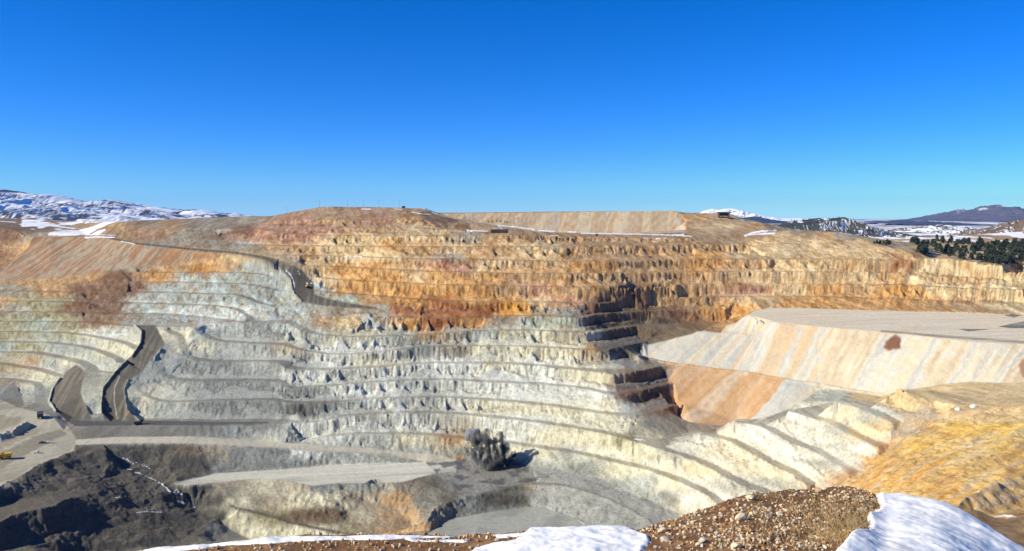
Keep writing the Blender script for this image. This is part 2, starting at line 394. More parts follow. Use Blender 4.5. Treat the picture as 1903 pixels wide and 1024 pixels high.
# masks (regions of the ground)
ROAD1 = [(193,442),(254,454),(355,465),(440,472),(490,483),(520,500),(540,520),(545,545),(562,561),(600,568),(700,575),(700,571),(640,562),(600,552),(583,545),(583,527),(572,515),(560,500),(535,487),(500,477),(440,468),(355,461),(254,451),(193,438)]
ROAD2 = [(249,604),(262,618),(260,640),(244,664),(215,692),(190,725),(188,757),(193,781),(257,781),(236,757),(232,725),(238,708),(265,690),(287,660),(307,640),(300,625),(289,604)]
ROAD3 = [(125,690),(113,707),(100,722),(93,748),(105,764),(120,780),(173,780),(160,755),(150,730),(153,712),(160,692),(142,677)]
ROADB = [(119,779),(274,781),(400,784),(500,784),(500,788),(400,791),(274,790),(140,792)]
ROAD4 = [(140,817),(216,812),(355,811),(480,818),(542,824),(654,831),(806,845),(850,855),(788,859),(730,844),(595,838),(480,830),(355,824),(228,824),(140,827)]
FLOOR1 = [(318,909),(400,896),(484,889),(540,894),(578,902),(628,898),(743,896),(811,880),(850,878),(844,853),(788,859),(700,860),(616,864),(524,872),(400,880),(330,896)]
FLOOR2 = [(800,985),(815,980),(846,963),(907,953),(983,942),(1010,944),(1060,957),(1100,985),(1112,1030),(750,1030)]
BLAST = [(790,858),(850,852),(925,855),(988,866),(1050,874),(1105,887),(1180,917),(1231,940),(1180,940),(1100,915),(1000,893),(917,911),(867,924),(811,880)]
PADS = [(-160,742),(0,742),(40,758),(100,774),(119,784),(140,815),(140,827),(137,838),(94,856),(63,871),(0,905),(-160,965)]
PLAT = [(1388,585),(1439,598),(1495,604),(1568,611),(1690,621),(1771,631),(1903,640),(2110,650),(2110,590),(1903,586),(1652,578),(1500,573),(1430,572),(1405,576)]
DUMP = [(1388,585),(1352,600),(1340,618),(1282,611),(1226,604),(1210,610),(1185,661),(1234,673),(1254,765),(1275,783),(1338,791),(1368,783),(1414,781),(1457,764),(1500,740),(1526,722),(1579,727),(1640,737),(1677,726),(1786,711),(1903,712),(2110,712),(2110,650),(1903,640),(1771,631),(1690,621),(1568,611),(1495,604),(1439,598)]
FDUMP = [(800,397),(1258,392),(1275,432),(1180,434),(1080,433),(1000,431),(930,421),(870,414),(858,410)]
BDUMP = [(60,440),(120,439),(193,443),(254,455),(355,466),(400,475),(330,490),(279,493),(162,509),(86,516),(0,524),(-20,524),(52,460)]
BOWL = [(988,868),(1050,876),(1105,888),(1180,918),(1231,941),(1280,964),(1320,1000),(1320,1040),(1112,1040),(1100,985),(1060,957),(1010,944),(983,941),(1000,897)]
FSN = [(20,420),(55,412),(120,409),(190,412),(222,424),(205,436),(150,438),(60,437)]
BROAD = [(-160,965),(0,940),(46,927),(94,919),(150,906),(178,916),(132,928),(96,943),(51,951),(23,959),(0,971),(-160,1000)]
YSL = [(2110,750),(1903,755),(1820,767),(1760,777),(1700,807),(1640,849),(1570,896),(1500,1060),(2110,1060)]
MK = {n: inpoly(PX0, PY0, p) & (YY < 1480) for n, p in dict(r1=ROAD1, r2=ROAD2, r3=ROAD3, rb=ROADB, r4=ROAD4, f1=FLOOR1, f2=FLOOR2, bl=BLAST, pad=PADS, plat=PLAT, dump=DUMP, fd=FDUMP, bd=BDUMP, ys=YSL, br=BROAD, bo=BOWL, fs=FSN).items()}
nearD = np.array([(q[0], at(q[0], q[1], -115)[1]) for q in ((1388,585),(1439,598),(1495,604),(1568,611),(1690,621),(1771,631),(1903,640),(2110,660))])
farD = np.array([(q[0], at(q[0], q[1], -115)[1]) for q in ((1388,585),(1405,576.5),(1430,572),(1500,573),(1652,578),(1903,586),(2110,592))])
Upx = 951.5 + F * UU * 0.985
nu = [at(q, 600, -115) for q in nearD[:, 0]]; nuu = [a[0] / a[1] for a in nu]; fuu = [at(q, 580, -115)[0] / at(q, 580, -115)[1] for q in farD[:, 0]]
inpl = (UU > nuu[0]) & (YY > np.interp(UU, nuu, nearD[:, 1])) & (YY < np.interp(UU, fuu, farD[:, 1]))
MK['plat'] = inpl; MK['dump'] &= ~inpl & (YY < np.interp(UU, nuu, nearD[:, 1]) + .5)
Z += 11 * np.exp(-((XX - (58 - 951.5) / F * 1900) / 55) ** 2 - ((YY - 1900) / 60) ** 2)
road = MK['r1'] | MK['r2'] | MK['r3'] | MK['rb'] | MK['r4']
flat = road | MK['f1'] | MK['f2'] | MK['pad'] | MK['plat']
dump = (MK['dump'] | MK['fd'] | MK['bd']) & ~road
def blur(a, n=2):
    a = a.astype(np.float32)
    for _ in range(n):
        a[1:-1] = (a[:-2] + 2 * a[1:-1] + a[2:]) / 4
        a[:, 1:-1] = (a[:, :-2] + 2 * a[:, 1:-1] + a[:, 2:]) / 4
    return a
Z[MK['plat']] = -115; Z[MK['f1']] = -236.3; Z[MK['f2']] = -247.6
# --- bench face profile: cliff above, scree cones below
S = XX + 0.35 * YY
H = np.maximum(ZH - ZL, 1)
t = np.clip((Z - ZL) / H, 0, 1)
bid = np.nan_to_num(np.round(ZL / 6))
con = 0.5 + 0.5 * vnoise(XX / 42 + bid * 5.3, bid * 3.1, 3)
cone = np.clip(1 - 2.2 * np.abs(vnoise(XX / 15, bid * 1.3, 9)), 0, 1)
cr0 = sstep(1075, 1095, PX0) * sstep(1290, 1240, PX0) * sstep(555, 565, PY0) * sstep(790, 770, PY0)
cone = cone * (1 - .75 * cr0)
ht = 0.18 + 0.66 * np.clip(con * 1.3, 0, 1) * cone + 0.14 * fbm(XX / 11, bid * 2.0, 5, 3)
c0 = 0.56 + 0.10 * fbm(XX / 14.0, bid * 1.7, 11, 3) + 0.03 * vnoise(XX / 2.6, bid * 2.7 + YY / 20, 12)
cliff = sstep(0, 1, (t - c0) / 0.34) 
p = np.maximum(np.minimum(t * 1.15, ht), np.where(t > 0.97, 1, cliff))
west = sstep(560, 500, PX0)                      # the noses on the left are smoother rock
nearr = np.maximum(sstep(1240, 1330, PX0) * sstep(740, 780, PY0), sstep(860, 960, PX0) * sstep(680, 740, PY0) * (1 - sstep(1160, 1200, PX0) * (1 - sstep(815, 825, PY0))))
soft = 0.10 + 0.35 * sstep(-.2, .4, fbm(XX / 45, bid * 1.9, 13, 2)) * (PX0 < 1080) + .3 * sstep(600, 560, PY0) * (1 - .5 * sstep(1080, 1200, PX0))
p = p + (t - p) * np.clip(np.maximum(soft, 0.8 * west + 0.92 * nearr), 0, 1)
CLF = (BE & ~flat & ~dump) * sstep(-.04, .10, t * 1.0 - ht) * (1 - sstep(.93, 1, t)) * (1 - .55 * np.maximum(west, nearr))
TAL = (BE & ~flat & ~dump) * sstep(.06, -.02, t - ht)
Z = np.where(BE & ~flat & ~dump, ZL + H * p, Z).astype(np.float32)
# --- horizontal warp: ribs and gullies
flatw = blur(flat | dump, 6)
A1 = (1 - flatw) * (1 - 0.5 * west - 0.5 * nearr)
rk = np.clip(sstep(-0.2, 0.45, fbm(XX / 50, YY / 18, 37, 3)) + .25 * sstep(1200, 1260, PX0) * sstep(1620, 1500, PX0) * (PY0 < 640) * sstep(445, 460, PY0), 0, 1.3)
crn = sstep(1075, 1095, PX0) * sstep(1290, 1240, PX0) * sstep(555, 565, PY0) * sstep(790, 770, PY0)
A1 = A1 * (1 - .7 * crn)
wx = A1 * (3.0 * fbm(XX / 14, YY / 14, 21, 4) + 1.2 * vnoise(XX / 3.5, YY / 3.5, 25))
wy = A1 * (4.2 * fbm(XX / 24, YY / 26, 31, 5, .55) * (0.4 + rk) + 1.5 * rk ** 2 * fbm(XX / 5.0, YY / 6, 35, 3))
gi = np.arange(NU)[None, :] + wx / (YY * du); gj = np.arange(NL)[:, None] + wy / (YY * dl)
def samp(a, gi, gj):
    gi = np.clip(gi, 0, NU - 1.001); gj = np.clip(gj, 0, NL - 1.001)
    i = gi.astype(int); j = gj.astype(int); fx = gi - i; fy = gj - j
    return (a[j, i] * (1 - fx) + a[j, i + 1] * fx) * (1 - fy) + (a[j + 1, i] * (1 - fx) + a[j + 1, i + 1] * fx) * fy
Z = samp(Z, gi, gj).astype(np.float32)
def near(a): return a[np.clip(np.round(gj), 0, NL - 1).astype(int), np.clip(np.round(gi), 0, NU - 1).astype(int)]
BEw = near(BE) & ~flat
def slope(z):
    gyy, gxx = np.gradient(z); return np.hypot(gyy / (YY * dl), gxx / (YY * du))
SL = slope(Z)
steep = sstep(0.35, 1.3, SL)
# --- roughness
n1 = fbm(XX / 9, YY / 9, 41, 4); n2 = fbm(XX / 2.6, YY / 2.6, 51, 2)
darkreg = (1 - blur(MK['br'], 8)) * sstep(450, 380, PX0) * sstep(830, 850, PY0) * (1 - blur(MK['pad'] | MK['f1'] | MK['r4'], 4))
yreg = MK['ys'].astype(np.float32)
mid = sstep(400, 460, PX0) * sstep(890, 905, PY0) * (1 - flatw)
rough = (1 - flatw) * (0.25 + 1.7 * steep) * (1 - .3 * nearr) 
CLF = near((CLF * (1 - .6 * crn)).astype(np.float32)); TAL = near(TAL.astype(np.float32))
n4 = fbm(XX / 3.2, YY / 3.8, 47, 3, .6)
upl = 1 - .5 * sstep(600, 560, PY0)
Z += CLF * upl * (1.9 * n4 + 1.5 * np.minimum(0, vnoise(XX / 2.4, YY / 3, 49) + .25))
rough0 = 1 - .7 * TAL
n3 = fbm(XX / 4.5, YY / 4.5, 45, 3)
Z += rough0 * rough * (1.2 * n1 + 0.7 * n3 + 0.75 * n2) * (1 - 0.4 * west)
Z += darkreg * (3.2 * (1 - np.abs(fbm(XX / 45, YY / 30, 61, 4, .42)) * 2.4) + 0.9 * n1 + 0.5 * n2 * sstep(-.1, .4, fbm(XX / 30, YY / 30, 63, 2)))
Z += MK['bo'] * 1.6 * fbm(np.hypot(XX - 30, YY - 640) / 14, np.arctan2(XX - 30, YY - 640) * 3, 155, 4)
Z += 0.35 * mid * (1.6 * n1 + .3 * n2) * (PX0 < 1000)
fan = XX * 0.86 + YY * 0.5                       # gullies run down the yellow slope
Z += yreg * (1 - flatw) * 1.6 * np.abs(fbm(XX / 7, YY / 7, 73, 3))
Z += yreg * (1 - flatw) * (3.4 * fbm((XX * 0.55 - YY * 0.83) / 14, (XX * .83 + YY * .55) / 70, 71, 4) + 0.8 * n1)
# spurs on the upper right wall
spr = sstep(1560, 1650, PX0) * sstep(480, 488, PY0) * (1 - sstep(566, 570, PY0)) * (YY > 850)
Z += spr * 3.2 * fbm((XX * 0.80 - YY * 0.6) / 8, (XX * 0.6 + YY * 0.8) / 60, 81, 3)
Z += (flatw > 0) * flatw * 0.12 * n1
Z += np.where(dump, 0.35 * n1 + .55 * fbm((XX * .64 - YY * .768) / 6, Z / 60, 95, 3), 0)
# safety berms along the open road edges
def edge_berm(pts, h, wpx):
    global Z
    d = dline(PX0, PY0, pts)
    Z += h * np.exp(-(d / wpx) ** 2) * (1 + 0.3 * vnoise(XX / 3, YY / 3, 91)) * (YY < 1200)
edge_berm([(251,606),(264,618),(262,640),(246,664),(217,692),(192,725),(189,757)], 3.0, 1.6)
edge_berm([(112,705),(99,722),(92,748),(104,764)], 2.5, 1.6)
edge_berm([(300,650),(287,668)], 2.0, 1.6); edge_berm([(236,757),(231,725),(239,707)], 2.0, 1.5)
edge_berm([(520,500),(540,520),(545,545),(560,560)], 2.2, 1.5)
edge_berm([(1185,662),(1234,674),(1322,686),(1388,694),(1462,707),(1526,716),(1579,726),(1640,735)], 1.8, 1.3)
edge_berm([(0,816),(25,807),(50,792)], 5.0, 4)
SL = slope(Z)
# ------------------------------------------------------------------ which rock: colour control points; the stepped corner's dark codes also paint in its shade
PAL = dict(O=(.49,.28,.12), R=(.29,.12,.055), C=(.56,.43,.25), T=(.40,.27,.155), P=(.44,.25,.16), B=(.22,.13,.08), G=(.36,.365,.31),
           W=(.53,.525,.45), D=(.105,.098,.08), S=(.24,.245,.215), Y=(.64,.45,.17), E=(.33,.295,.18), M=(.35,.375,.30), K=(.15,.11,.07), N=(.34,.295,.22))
ROWS = """408: 240T 270S 300T 380N 450N 560P 620T 700P 760T 820B 900T 1000T 1300T 1340C 1400N
425: 10B 60B 215T 300T 400N 450B 520P 600P 700T 760C 860T 930C 1000C 1100C 1280T 1310W 1350W 1400T 1500N 1560T
440: 20B 60N 130T 210T 280P 340N 400B 460P 560P 640C 690C 760C 830C 860N 930T 1000T 1100T 1180T 1270T 1400T 1450C 1540T 1570N 1640C
455: 60T 85R 130T 200T 300N 400N 450N 520T 600C 680C 720O 800T 850C 900T 1000C 1100T 1200T 1300T 1400C 1500C 1600C 1700C 1850T
475: 20B 40T 75B 120N 200T 260N 330T 380T 440C 500C 560T 640C 700W 740C 780T 840N 900T 1000C 1100T 1200N 1300O 1400C 1500C 1600C 1700T 1740W 1850C
495: 10B 30T 60R 120T 220N 340T 380O 420T 460G 520G 590C 640O 700O 760T 830P 860P 900C 1000T 1100O 1200N 1300O 1400T 1500C 1600T 1680R 1720C 1800C 1880C
515: 10T 60T 150T 220B 300O 350G 420G 500G 600C 660O 720O 780C 820O 900O 1000T 1080T 1150T 1230T 1300N 1400C 1500C 1600C 1660T 1700C 1800T 1880C
538: 10N 100T 160B 250B 300G 400G 500G 590G 640O 700O 760O 820O 880O 950T 1000P 1060T 1130T 1180B 1230T 1280T 1400P 1480C 1530O 1600T 1680O 1760C 1880C
560: 10T 50E 110E 160B 220B 260G 350G 450G 520G 600G 650M 700O 760O 820R 880O 950O 1000C 1060P 1110B 1160B 1220T 1300T 1400C 1500O 1600O 1700O 1800T 1880C
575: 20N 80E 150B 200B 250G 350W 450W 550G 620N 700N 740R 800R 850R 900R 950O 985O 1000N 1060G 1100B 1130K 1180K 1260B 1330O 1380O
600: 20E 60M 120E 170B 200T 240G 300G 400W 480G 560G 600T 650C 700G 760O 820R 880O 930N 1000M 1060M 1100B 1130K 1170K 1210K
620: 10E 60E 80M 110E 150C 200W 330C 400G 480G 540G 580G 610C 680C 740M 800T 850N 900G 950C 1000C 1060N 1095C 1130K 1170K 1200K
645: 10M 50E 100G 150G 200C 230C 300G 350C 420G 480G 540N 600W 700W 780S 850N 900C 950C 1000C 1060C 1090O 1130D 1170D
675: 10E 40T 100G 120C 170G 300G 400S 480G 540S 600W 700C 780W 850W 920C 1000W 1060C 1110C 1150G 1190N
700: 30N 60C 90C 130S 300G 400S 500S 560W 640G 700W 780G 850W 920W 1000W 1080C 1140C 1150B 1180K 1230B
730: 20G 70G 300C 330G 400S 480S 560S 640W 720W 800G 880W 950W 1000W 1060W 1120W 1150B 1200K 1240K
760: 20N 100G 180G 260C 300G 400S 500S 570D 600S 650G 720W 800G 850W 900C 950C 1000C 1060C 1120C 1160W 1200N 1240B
790: 20N 100N 200S 300S 400S 500S 560W 640W 720W 780W 850N 900W 950W 1000W 1060C 1120C 1170C 1210S 1260N 1320N
815: 20N 100N 200S 400G 500G 600W 700G 780C 850T 900C 950W 1020C 1080C 1130C 1160E 1200C 1260G 1300W 1350C 1420W 1500W
840: 20N 80N 150D 220D 300D 350K 400N 450S 500S 560W 620G 700G 760G 900S 960C 1000C 1060G 1120C 1180C 1260G 1320C 1400C 1480W 1540W
870: 20N 60D 120D 200D 250D 320D 360D 420S 500S 560S 600G 700G 760G 850S 900D 950D 1000G 1100S 1160C 1200C 1300C 1400C 1480C
900: 20N 80D 150D 250D 300D 360D 430N 480C 540N 600S 680S 750N 800D 850S 900S 950D 1000N 1020C 1060G 1120S 1200G 1240C 1290W 1350G 1420G
930: 20D 100D 200D 300D 400D 440C 500N 560C 620C 680N 740T 790S 830D 860S 920D 960D 1000G 1050G 1120S 1180G 1240S 1280W
960: 50D 150D 250D 350D 410D 450C 500E 560K 620K 680C 720T 760T 790S 850S 950S 1050G 1120S 1200G
990: 50D 150D 250D 350D 420S 470C 540C 600C 660E 720T 770T 820D 900S 1000S 1100S
770: 1400G 1450G 1500W 1560C 1620G 1680N 1730N 1760C 1800C 1850C 1900C
800: 1400W 1450W 1500W 1560G 1620C 1680N 1720T 1760Y 1820Y 1870Y
735: 1560G 1620C 1680C 1720C 1780C 1850C 1900C
830: 1560G 1600W 1660T 1700Y 1750Y 1800C 1860Y 1900T
860: 1520G 1580W 1630O 1680T 1730O 1780C 1830C 1890T
890: 1600T 1650O 1700O 1750T 1800C 1850C 1890T
930: 1650T 1700C 1760O 1800O 1840T 1890B
970: 1800B 1850B 1900K"""
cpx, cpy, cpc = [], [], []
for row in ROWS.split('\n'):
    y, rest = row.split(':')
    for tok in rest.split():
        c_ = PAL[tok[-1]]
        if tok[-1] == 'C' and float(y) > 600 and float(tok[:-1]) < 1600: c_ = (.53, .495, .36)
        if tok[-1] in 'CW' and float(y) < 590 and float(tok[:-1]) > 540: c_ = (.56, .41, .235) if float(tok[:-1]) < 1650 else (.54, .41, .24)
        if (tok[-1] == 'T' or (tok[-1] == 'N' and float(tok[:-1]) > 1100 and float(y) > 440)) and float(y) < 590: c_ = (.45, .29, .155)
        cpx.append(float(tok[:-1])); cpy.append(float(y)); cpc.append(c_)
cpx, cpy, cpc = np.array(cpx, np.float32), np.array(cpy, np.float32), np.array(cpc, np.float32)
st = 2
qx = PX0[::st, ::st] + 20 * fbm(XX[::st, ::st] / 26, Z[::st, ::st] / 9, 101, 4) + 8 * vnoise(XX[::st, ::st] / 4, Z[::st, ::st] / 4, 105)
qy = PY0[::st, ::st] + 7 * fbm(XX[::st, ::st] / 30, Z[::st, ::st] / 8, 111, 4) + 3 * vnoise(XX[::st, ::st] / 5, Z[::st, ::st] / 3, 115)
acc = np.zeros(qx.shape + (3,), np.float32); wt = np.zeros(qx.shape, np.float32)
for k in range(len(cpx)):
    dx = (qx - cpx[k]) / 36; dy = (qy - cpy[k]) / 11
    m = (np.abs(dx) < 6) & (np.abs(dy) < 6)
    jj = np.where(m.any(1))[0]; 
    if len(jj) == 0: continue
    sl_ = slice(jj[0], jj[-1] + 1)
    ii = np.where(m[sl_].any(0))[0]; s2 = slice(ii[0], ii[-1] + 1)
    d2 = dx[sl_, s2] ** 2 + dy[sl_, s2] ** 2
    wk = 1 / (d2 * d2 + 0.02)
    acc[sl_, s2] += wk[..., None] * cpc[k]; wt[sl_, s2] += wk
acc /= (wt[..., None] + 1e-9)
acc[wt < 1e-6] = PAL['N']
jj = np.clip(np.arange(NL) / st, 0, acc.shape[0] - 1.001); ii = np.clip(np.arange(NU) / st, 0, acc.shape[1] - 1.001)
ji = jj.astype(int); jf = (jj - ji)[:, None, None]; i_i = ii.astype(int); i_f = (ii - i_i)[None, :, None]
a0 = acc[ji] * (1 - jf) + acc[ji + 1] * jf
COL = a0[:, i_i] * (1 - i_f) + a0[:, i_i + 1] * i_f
del acc, a0
def mixc(mask, c):
    global COL
    mask = np.clip(mask, 0, 1)[..., None]
    COL = COL * (1 - mask) + np.asarray(c, np.float32) * mask
# rock variation: seams, scree, dusty berms
COL *= (1 + 0.22 * fbm(XX / 6, Z / 3.2, 121, 4))[..., None]
wr = (sstep(1200, 1260, PX0) * sstep(735, 765, PY0) * (1 - MK['ys']))[..., None]; COL = COL * (1 + wr * np.array((.12, .06, .02), np.float32)); COL = COL * (1 + MK['ys'][..., None] * np.array((.14, .08, .0), np.float32))
COL *= (1 + .10 * TAL)[..., None]
low_ = (sstep(600, 640, PY0) * TAL * .35)[..., None]; COL = COL * (1 - low_) + np.array((.42, .42, .38), np.float32) * low_
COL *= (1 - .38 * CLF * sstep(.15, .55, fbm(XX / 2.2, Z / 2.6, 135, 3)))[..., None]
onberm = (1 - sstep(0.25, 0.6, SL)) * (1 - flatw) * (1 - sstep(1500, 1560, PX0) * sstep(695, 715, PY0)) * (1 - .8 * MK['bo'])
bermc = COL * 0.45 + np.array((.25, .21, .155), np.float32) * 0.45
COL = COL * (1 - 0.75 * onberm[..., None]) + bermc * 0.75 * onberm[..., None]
COL *= (1 + .16 * mid * fbm(XX / 12, YY / 12, 133, 4))[..., None]
hv = fbm(XX / 9, Z / 4, 136, 5, .6); hv2 = fbm((XX + Z * 1.6) / 4, (Z - XX * .3) / 18, 137, 4, .6); hv3 = fbm(XX / 2.5, Z / 2, 138, 2)
vv = (hv * .8 + hv2 * .7 + hv3 * .5) * (1 - .5 * west * sstep(590, 610, PY0)) * (1 - .6 * flatw) * (1 - .7 * dump)
lowg = sstep(590, 640, PY0)[..., None]
COL = COL * (1 + vv[..., None] * (np.array((.38, .55, .75), np.float32) * (1 - lowg) + np.array((.34, .38, .45), np.float32) * lowg * .7))
seam = sstep(0.32, 0.6, fbm(XX / 3.0, Z / 7.0, 131, 3)) * steep * near(BE)
COL = COL * (1 - 0.45 * seam[..., None])
# stripes on tipped slopes run down the fall line
def stripes(mask, s, drop, keys, seed, wl=12.0, base=None, k=0.9):
    s = s + 2.5 * vnoise(drop / 9, s / 25, seed + 7)
    v = 0.5 + 0.5 * (0.8 * vnoise(s / wl, drop / 140, seed) + 0.16 * vnoise(s / (wl * .3), drop / 60, seed + 1) + 0.22 * fbm(XX / 7, YY / 7, seed + 2, 4)) 
    v = np.clip(v, 0, 0.999) * (len(keys) - 1)
    i = v.astype(int); f = (v - i)[..., None]
    P_ = np.array([PAL[q] if isinstance(q, str) else q for q in keys], np.float32)
    c = P_[i] * (1 - f) + P_[np.minimum(i + 1, len(keys) - 1)] * f
    c = c * (1 + .10 * fbm(XX / 3, Z / 3, seed + 31, 3))[..., None]
    mk = (blur(mask, 1) * k)[..., None]
    global COL
    COL = COL * (1 - mk) + c * mk
PAL.update(o=(.52,.37,.23), w=(.47,.45,.39), s=(.39,.38,.34), c=(.50,.43,.31), p=(.42,.34,.245), q=(.32,.165,.09), n=(.26,.155,.09), g=(.64,.43,.15))
s_cut = (at(1462, 706, -165)[0] * .64 - at(1462, 706, -165)[1] * .768)
SC = XX * .64 - YY * .768 + 2 * vnoise(XX / 5, YY / 5, 199)
up = MK['dump'] & (PY0 < np.interp(PX0, [1185, 1234, 1322, 1388, 1462, 1526, 1579, 1640, 1700, 2110], [661, 673, 685, 693, 706, 715, 725, 734, 760, 760]))
lo = MK['dump'] & ~up
stripes(up & (PX0 < 1520), XX * .64 - YY * .768, Z, 'oposwcswo', 201, 11)
stripes(up & (PX0 >= 1520), XX * .64 - YY * .768, Z, 'pwcwswcpcw', 202, 17)
stripes(lo & (SC < s_cut), XX * .64 - YY * .768, Z, [(.36,.18,.075),(.44,.26,.13),(.48,.33,.21),(.43,.26,.13),(.50,.40,.29),(.38,.20,.085)], 203, 16)
stripes(lo & (SC >= s_cut), XX * .64 - YY * .768, Z, 'wcsw', 204, 14)
stripes(MK['fd'], XX * .95 - YY * .3, Z, 'pTsTpcTpTp', 205, 13, k=.85)
stripes(MK['bd'], XX * .8 - YY * .55, Z, 'TnNnqNnNqn', 206, 14)
# yellow slope: streaks down to the lower left
stripes(MK['ys'] & (PY0 > 800), XX * .55 - YY * .83, Z, 'gcgOgcgg', 207, 7, k=0.55)
# flats
mixc(blur(MK['plat'], 1) * .95, (.55, .49, .375)); 
mixc(MK['plat'] * sstep(0.0, 0.5, fbm(XX / 60, YY / 12, 141, 3)) * .5, (.56, .42, .28))
mixc(MK['plat'] * sstep(5.5, 2.0, dline(PX0, PY0, [(1640,616),(1780,627),(1903,636)], 1.6)) * .7, (.20, .17, .12))
for P_ in ([(1855,607),(1903,597),(1960,596),(1960,609),(1880,610)], [(1865,586),(1880,583),(1898,586),(1885,590)], [(1780,611),(1840,612),(1800,616)]):
    mixc(inpoly(PX0, PY0, P_) * .85, (.10, .10, .09))
mixc(blur(MK['br'], 2) * .85, (.17, .15, .115))
mixc(blur(MK['pad'], 1) * .9, (.42, .385, .29))
for P_, c_ in (([(-160,905),(0,846),(60,812),(112,798),(125,806),(80,828),(0,872),(-160,935)], (.22,.195,.14)), ([(-160,800),(0,772),(45,776),(30,790),(0,800),(-160,830)], (.27,.23,.16)), ([(-160,862),(0,822),(60,795),(85,798),(40,818),(0,838),(-160,885)], (.30,.255,.18))):
    mixc(blur(inpoly(PX0 + 3 * vnoise(XX / 5, YY / 5, 175), PY0 + 2 * vnoise(XX / 5, YY / 5, 176), P_), 2) * .7, c_)
mixc(MK['pad'] * sstep(0, .4, fbm((XX * .8 - YY * .6) / 9, (XX * .6 + YY * .8) / 80, 145, 3)) * .5, (.24, .21, .15))
mixc(blur(MK['f1'], 1) * .92, (.48, .46, .375)); mixc(blur(MK['f2'], 3) * .8, (.34, .335, .29)); mixc(blur(MK['bl'], 2) * .6, (.30, .29, .26))
trk = fbm((XX * .97 + YY * .2) / 70, (YY * .97 - XX * .2) / 5, 147, 4)
mixc(MK['f1'] * sstep(.05, .45, trk) * .55, (.30, .29, .25)); mixc(MK['f2'] * sstep(-.1, .5, fbm(XX / 18, YY / 18, 148, 4)) * .5, (.20, .20, .18))
mixc((MK['f1'] | MK['plat']) * sstep(-.1, -.5, trk) * .5, (.55, .53, .47)); mixc(MK['plat'] * sstep(.1, .5, trk) * .35, (.38, .33, .26))
mixc(blur(MK['bo'], 2) * .75, (.33, .325, .285)); arc = np.hypot(XX - 30, YY - 640)
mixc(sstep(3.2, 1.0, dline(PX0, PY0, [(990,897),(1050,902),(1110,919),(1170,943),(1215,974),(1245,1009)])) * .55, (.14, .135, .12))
mixc(MK['bo'] * sstep(.1, .5, fbm(arc / 6, np.arctan2(XX - 30, YY - 640) * 4, 153, 4)) * .6, (.19, .19, .17))
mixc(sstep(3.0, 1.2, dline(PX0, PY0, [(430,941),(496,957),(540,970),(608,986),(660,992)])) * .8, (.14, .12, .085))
mixc(MK['bo'] * sstep(.15, .5, fbm(XX / 9, YY / 9, 154, 4)) * .4, (.44, .43, .38))
mixc(MK['bl'] * sstep(0, .4, fbm(XX / 12, YY / 12, 151, 3)) * .8 * ((PX0 < 1000)), (.10, .10, .095))
rdark = (.115, .10, .078)
for k_, c_ in (('r1', (.10, .085, .065)), ('r2', rdark), ('r3', rdark), ('rb', (.10, .095, .085)), ('r4', (.47, .43, .335))):
    mixc(blur(MK[k_], 1) * .95, c_)
rut = sstep(0.1, .5, vnoise(XX / 2.2 + YY / 16, YY / 30, 161))
mixc((MK['r2'] | MK['r3'] | MK['r1']) * rut * .35, (.26, .23, .18)); mixc(MK['r4'] * rut * .3, (.30, .28, .22))
mixc(sstep(1.3, .5, dline(PX0, PY0, [(222,700),(213,720),(212,745),(218,778)])) * MK['r2'] * .8, (.42, .39, .30))
# special patches
for P_, c_, k_ in (([(838,849),(850,846),(864,850),(862,854),(845,854)], (.40,.21,.07), .6), ([(1640,642),(1660,624),(1673,624),(1672,648),(1655,650)], (.16,.06,.03), .9),
                   ([(822,482),(833,483),(832,503),(824,503)], (.22,.07,.05), .7), ([(1890,675),(1903,668),(1930,700),(1903,705)], (.25,.12,.07), .7),
                   ([(1895,480),(1903,480),(1903,481)], (.2,.1,.1), .1), ([(540,760),(580,757),(592,778),(565,785)], (.12,.12,.115), .7), ([(930,560),(983,560),(983,586),(925,586)], (.60,.29,.07), .6)):
    mixc(blur(inpoly(PX0 + 5 * vnoise(XX / 3, Z / 3, 171), PY0 + 4 * vnoise(XX / 3, Z / 3, 172), P_), 1) * k_, c_)
# snow lying in strips
SNOW = [([(868,428),(885,429),(905,430)], 1.8), ([(925,419),(960,422),(992,426.5)], 1.6), ([(925,420),(935,427)], 1.0), ([(1000,428),(1030,430)], 1.0), ([(1055,431),(1070,432)], 1.), ([(1080,433.5),(1180,435),(1250,437),(1285,439)], 1.6), ([(1022,438),(1036,438)], 1.3),
        ([(1190,442),(1240,443)], .8), ([(1385,438),(1405,431),(1430,429),(1442,428)], 2.8), ([(1250,437),(1270,436)], 2.4), ([(158,441),(180,440),(212,441)], 1.8), ([(150,436),(215,437)], .9), ([(225,448),(250,453)], .8),
        ([(673,388.3),(690,388.6)], 1.2), ([(733,387.5),(745,389)], .9), ([(785,387),(800,393),(812,397)], 1.), ([(765,394),(780,397),(800,399)], .9), ([(1560,432),(1590,436)], 1.2), ([(640,476),(672,477)], .8), ([(1395,436),(1440,433)],2.),
        ([(529,500),(541,512),(547,528),(546,545)], 1.3), ([(553,503),(557,511)], .8), ([(570,526),(585,527)], 1.), ([(234,877),(262,887),(290,898)], 1.0), ([(295,901),(315,912),(340,918)], 1.8), ([(326,929),(345,934)], 1.2), ([(228,853),(248,862)], .9), ([(250,858),(280,874)], .6), ([(357,937),(361,940)], 1.2),
        ([(215,930),(222,930)], .8), ([(253,960),(300,959)], .7), ([(0,411),(30,413)], 1.), ([(40,405),(110,420)],2.5), ([(60,415),(140,425)], 2.), ([(1840,962),(1903,960)], 1.5), ([(1180,816),(1200,818)], 1.5)]
snow = np.zeros(Z.shape, np.float32)
for pts, wpx in SNOW:
    snow = np.maximum(snow, sstep(wpx * .8, wpx * .3, dline(PX0, PY0, pts) + .8 * wpx * vnoise(XX / 2.5, YY / 2.5, 181) * .5))
farsnow = (YY > 1330) & (PX0 > 1420) & (fbm(XX / 30, YY / 50, 185, 3) > -0.02)
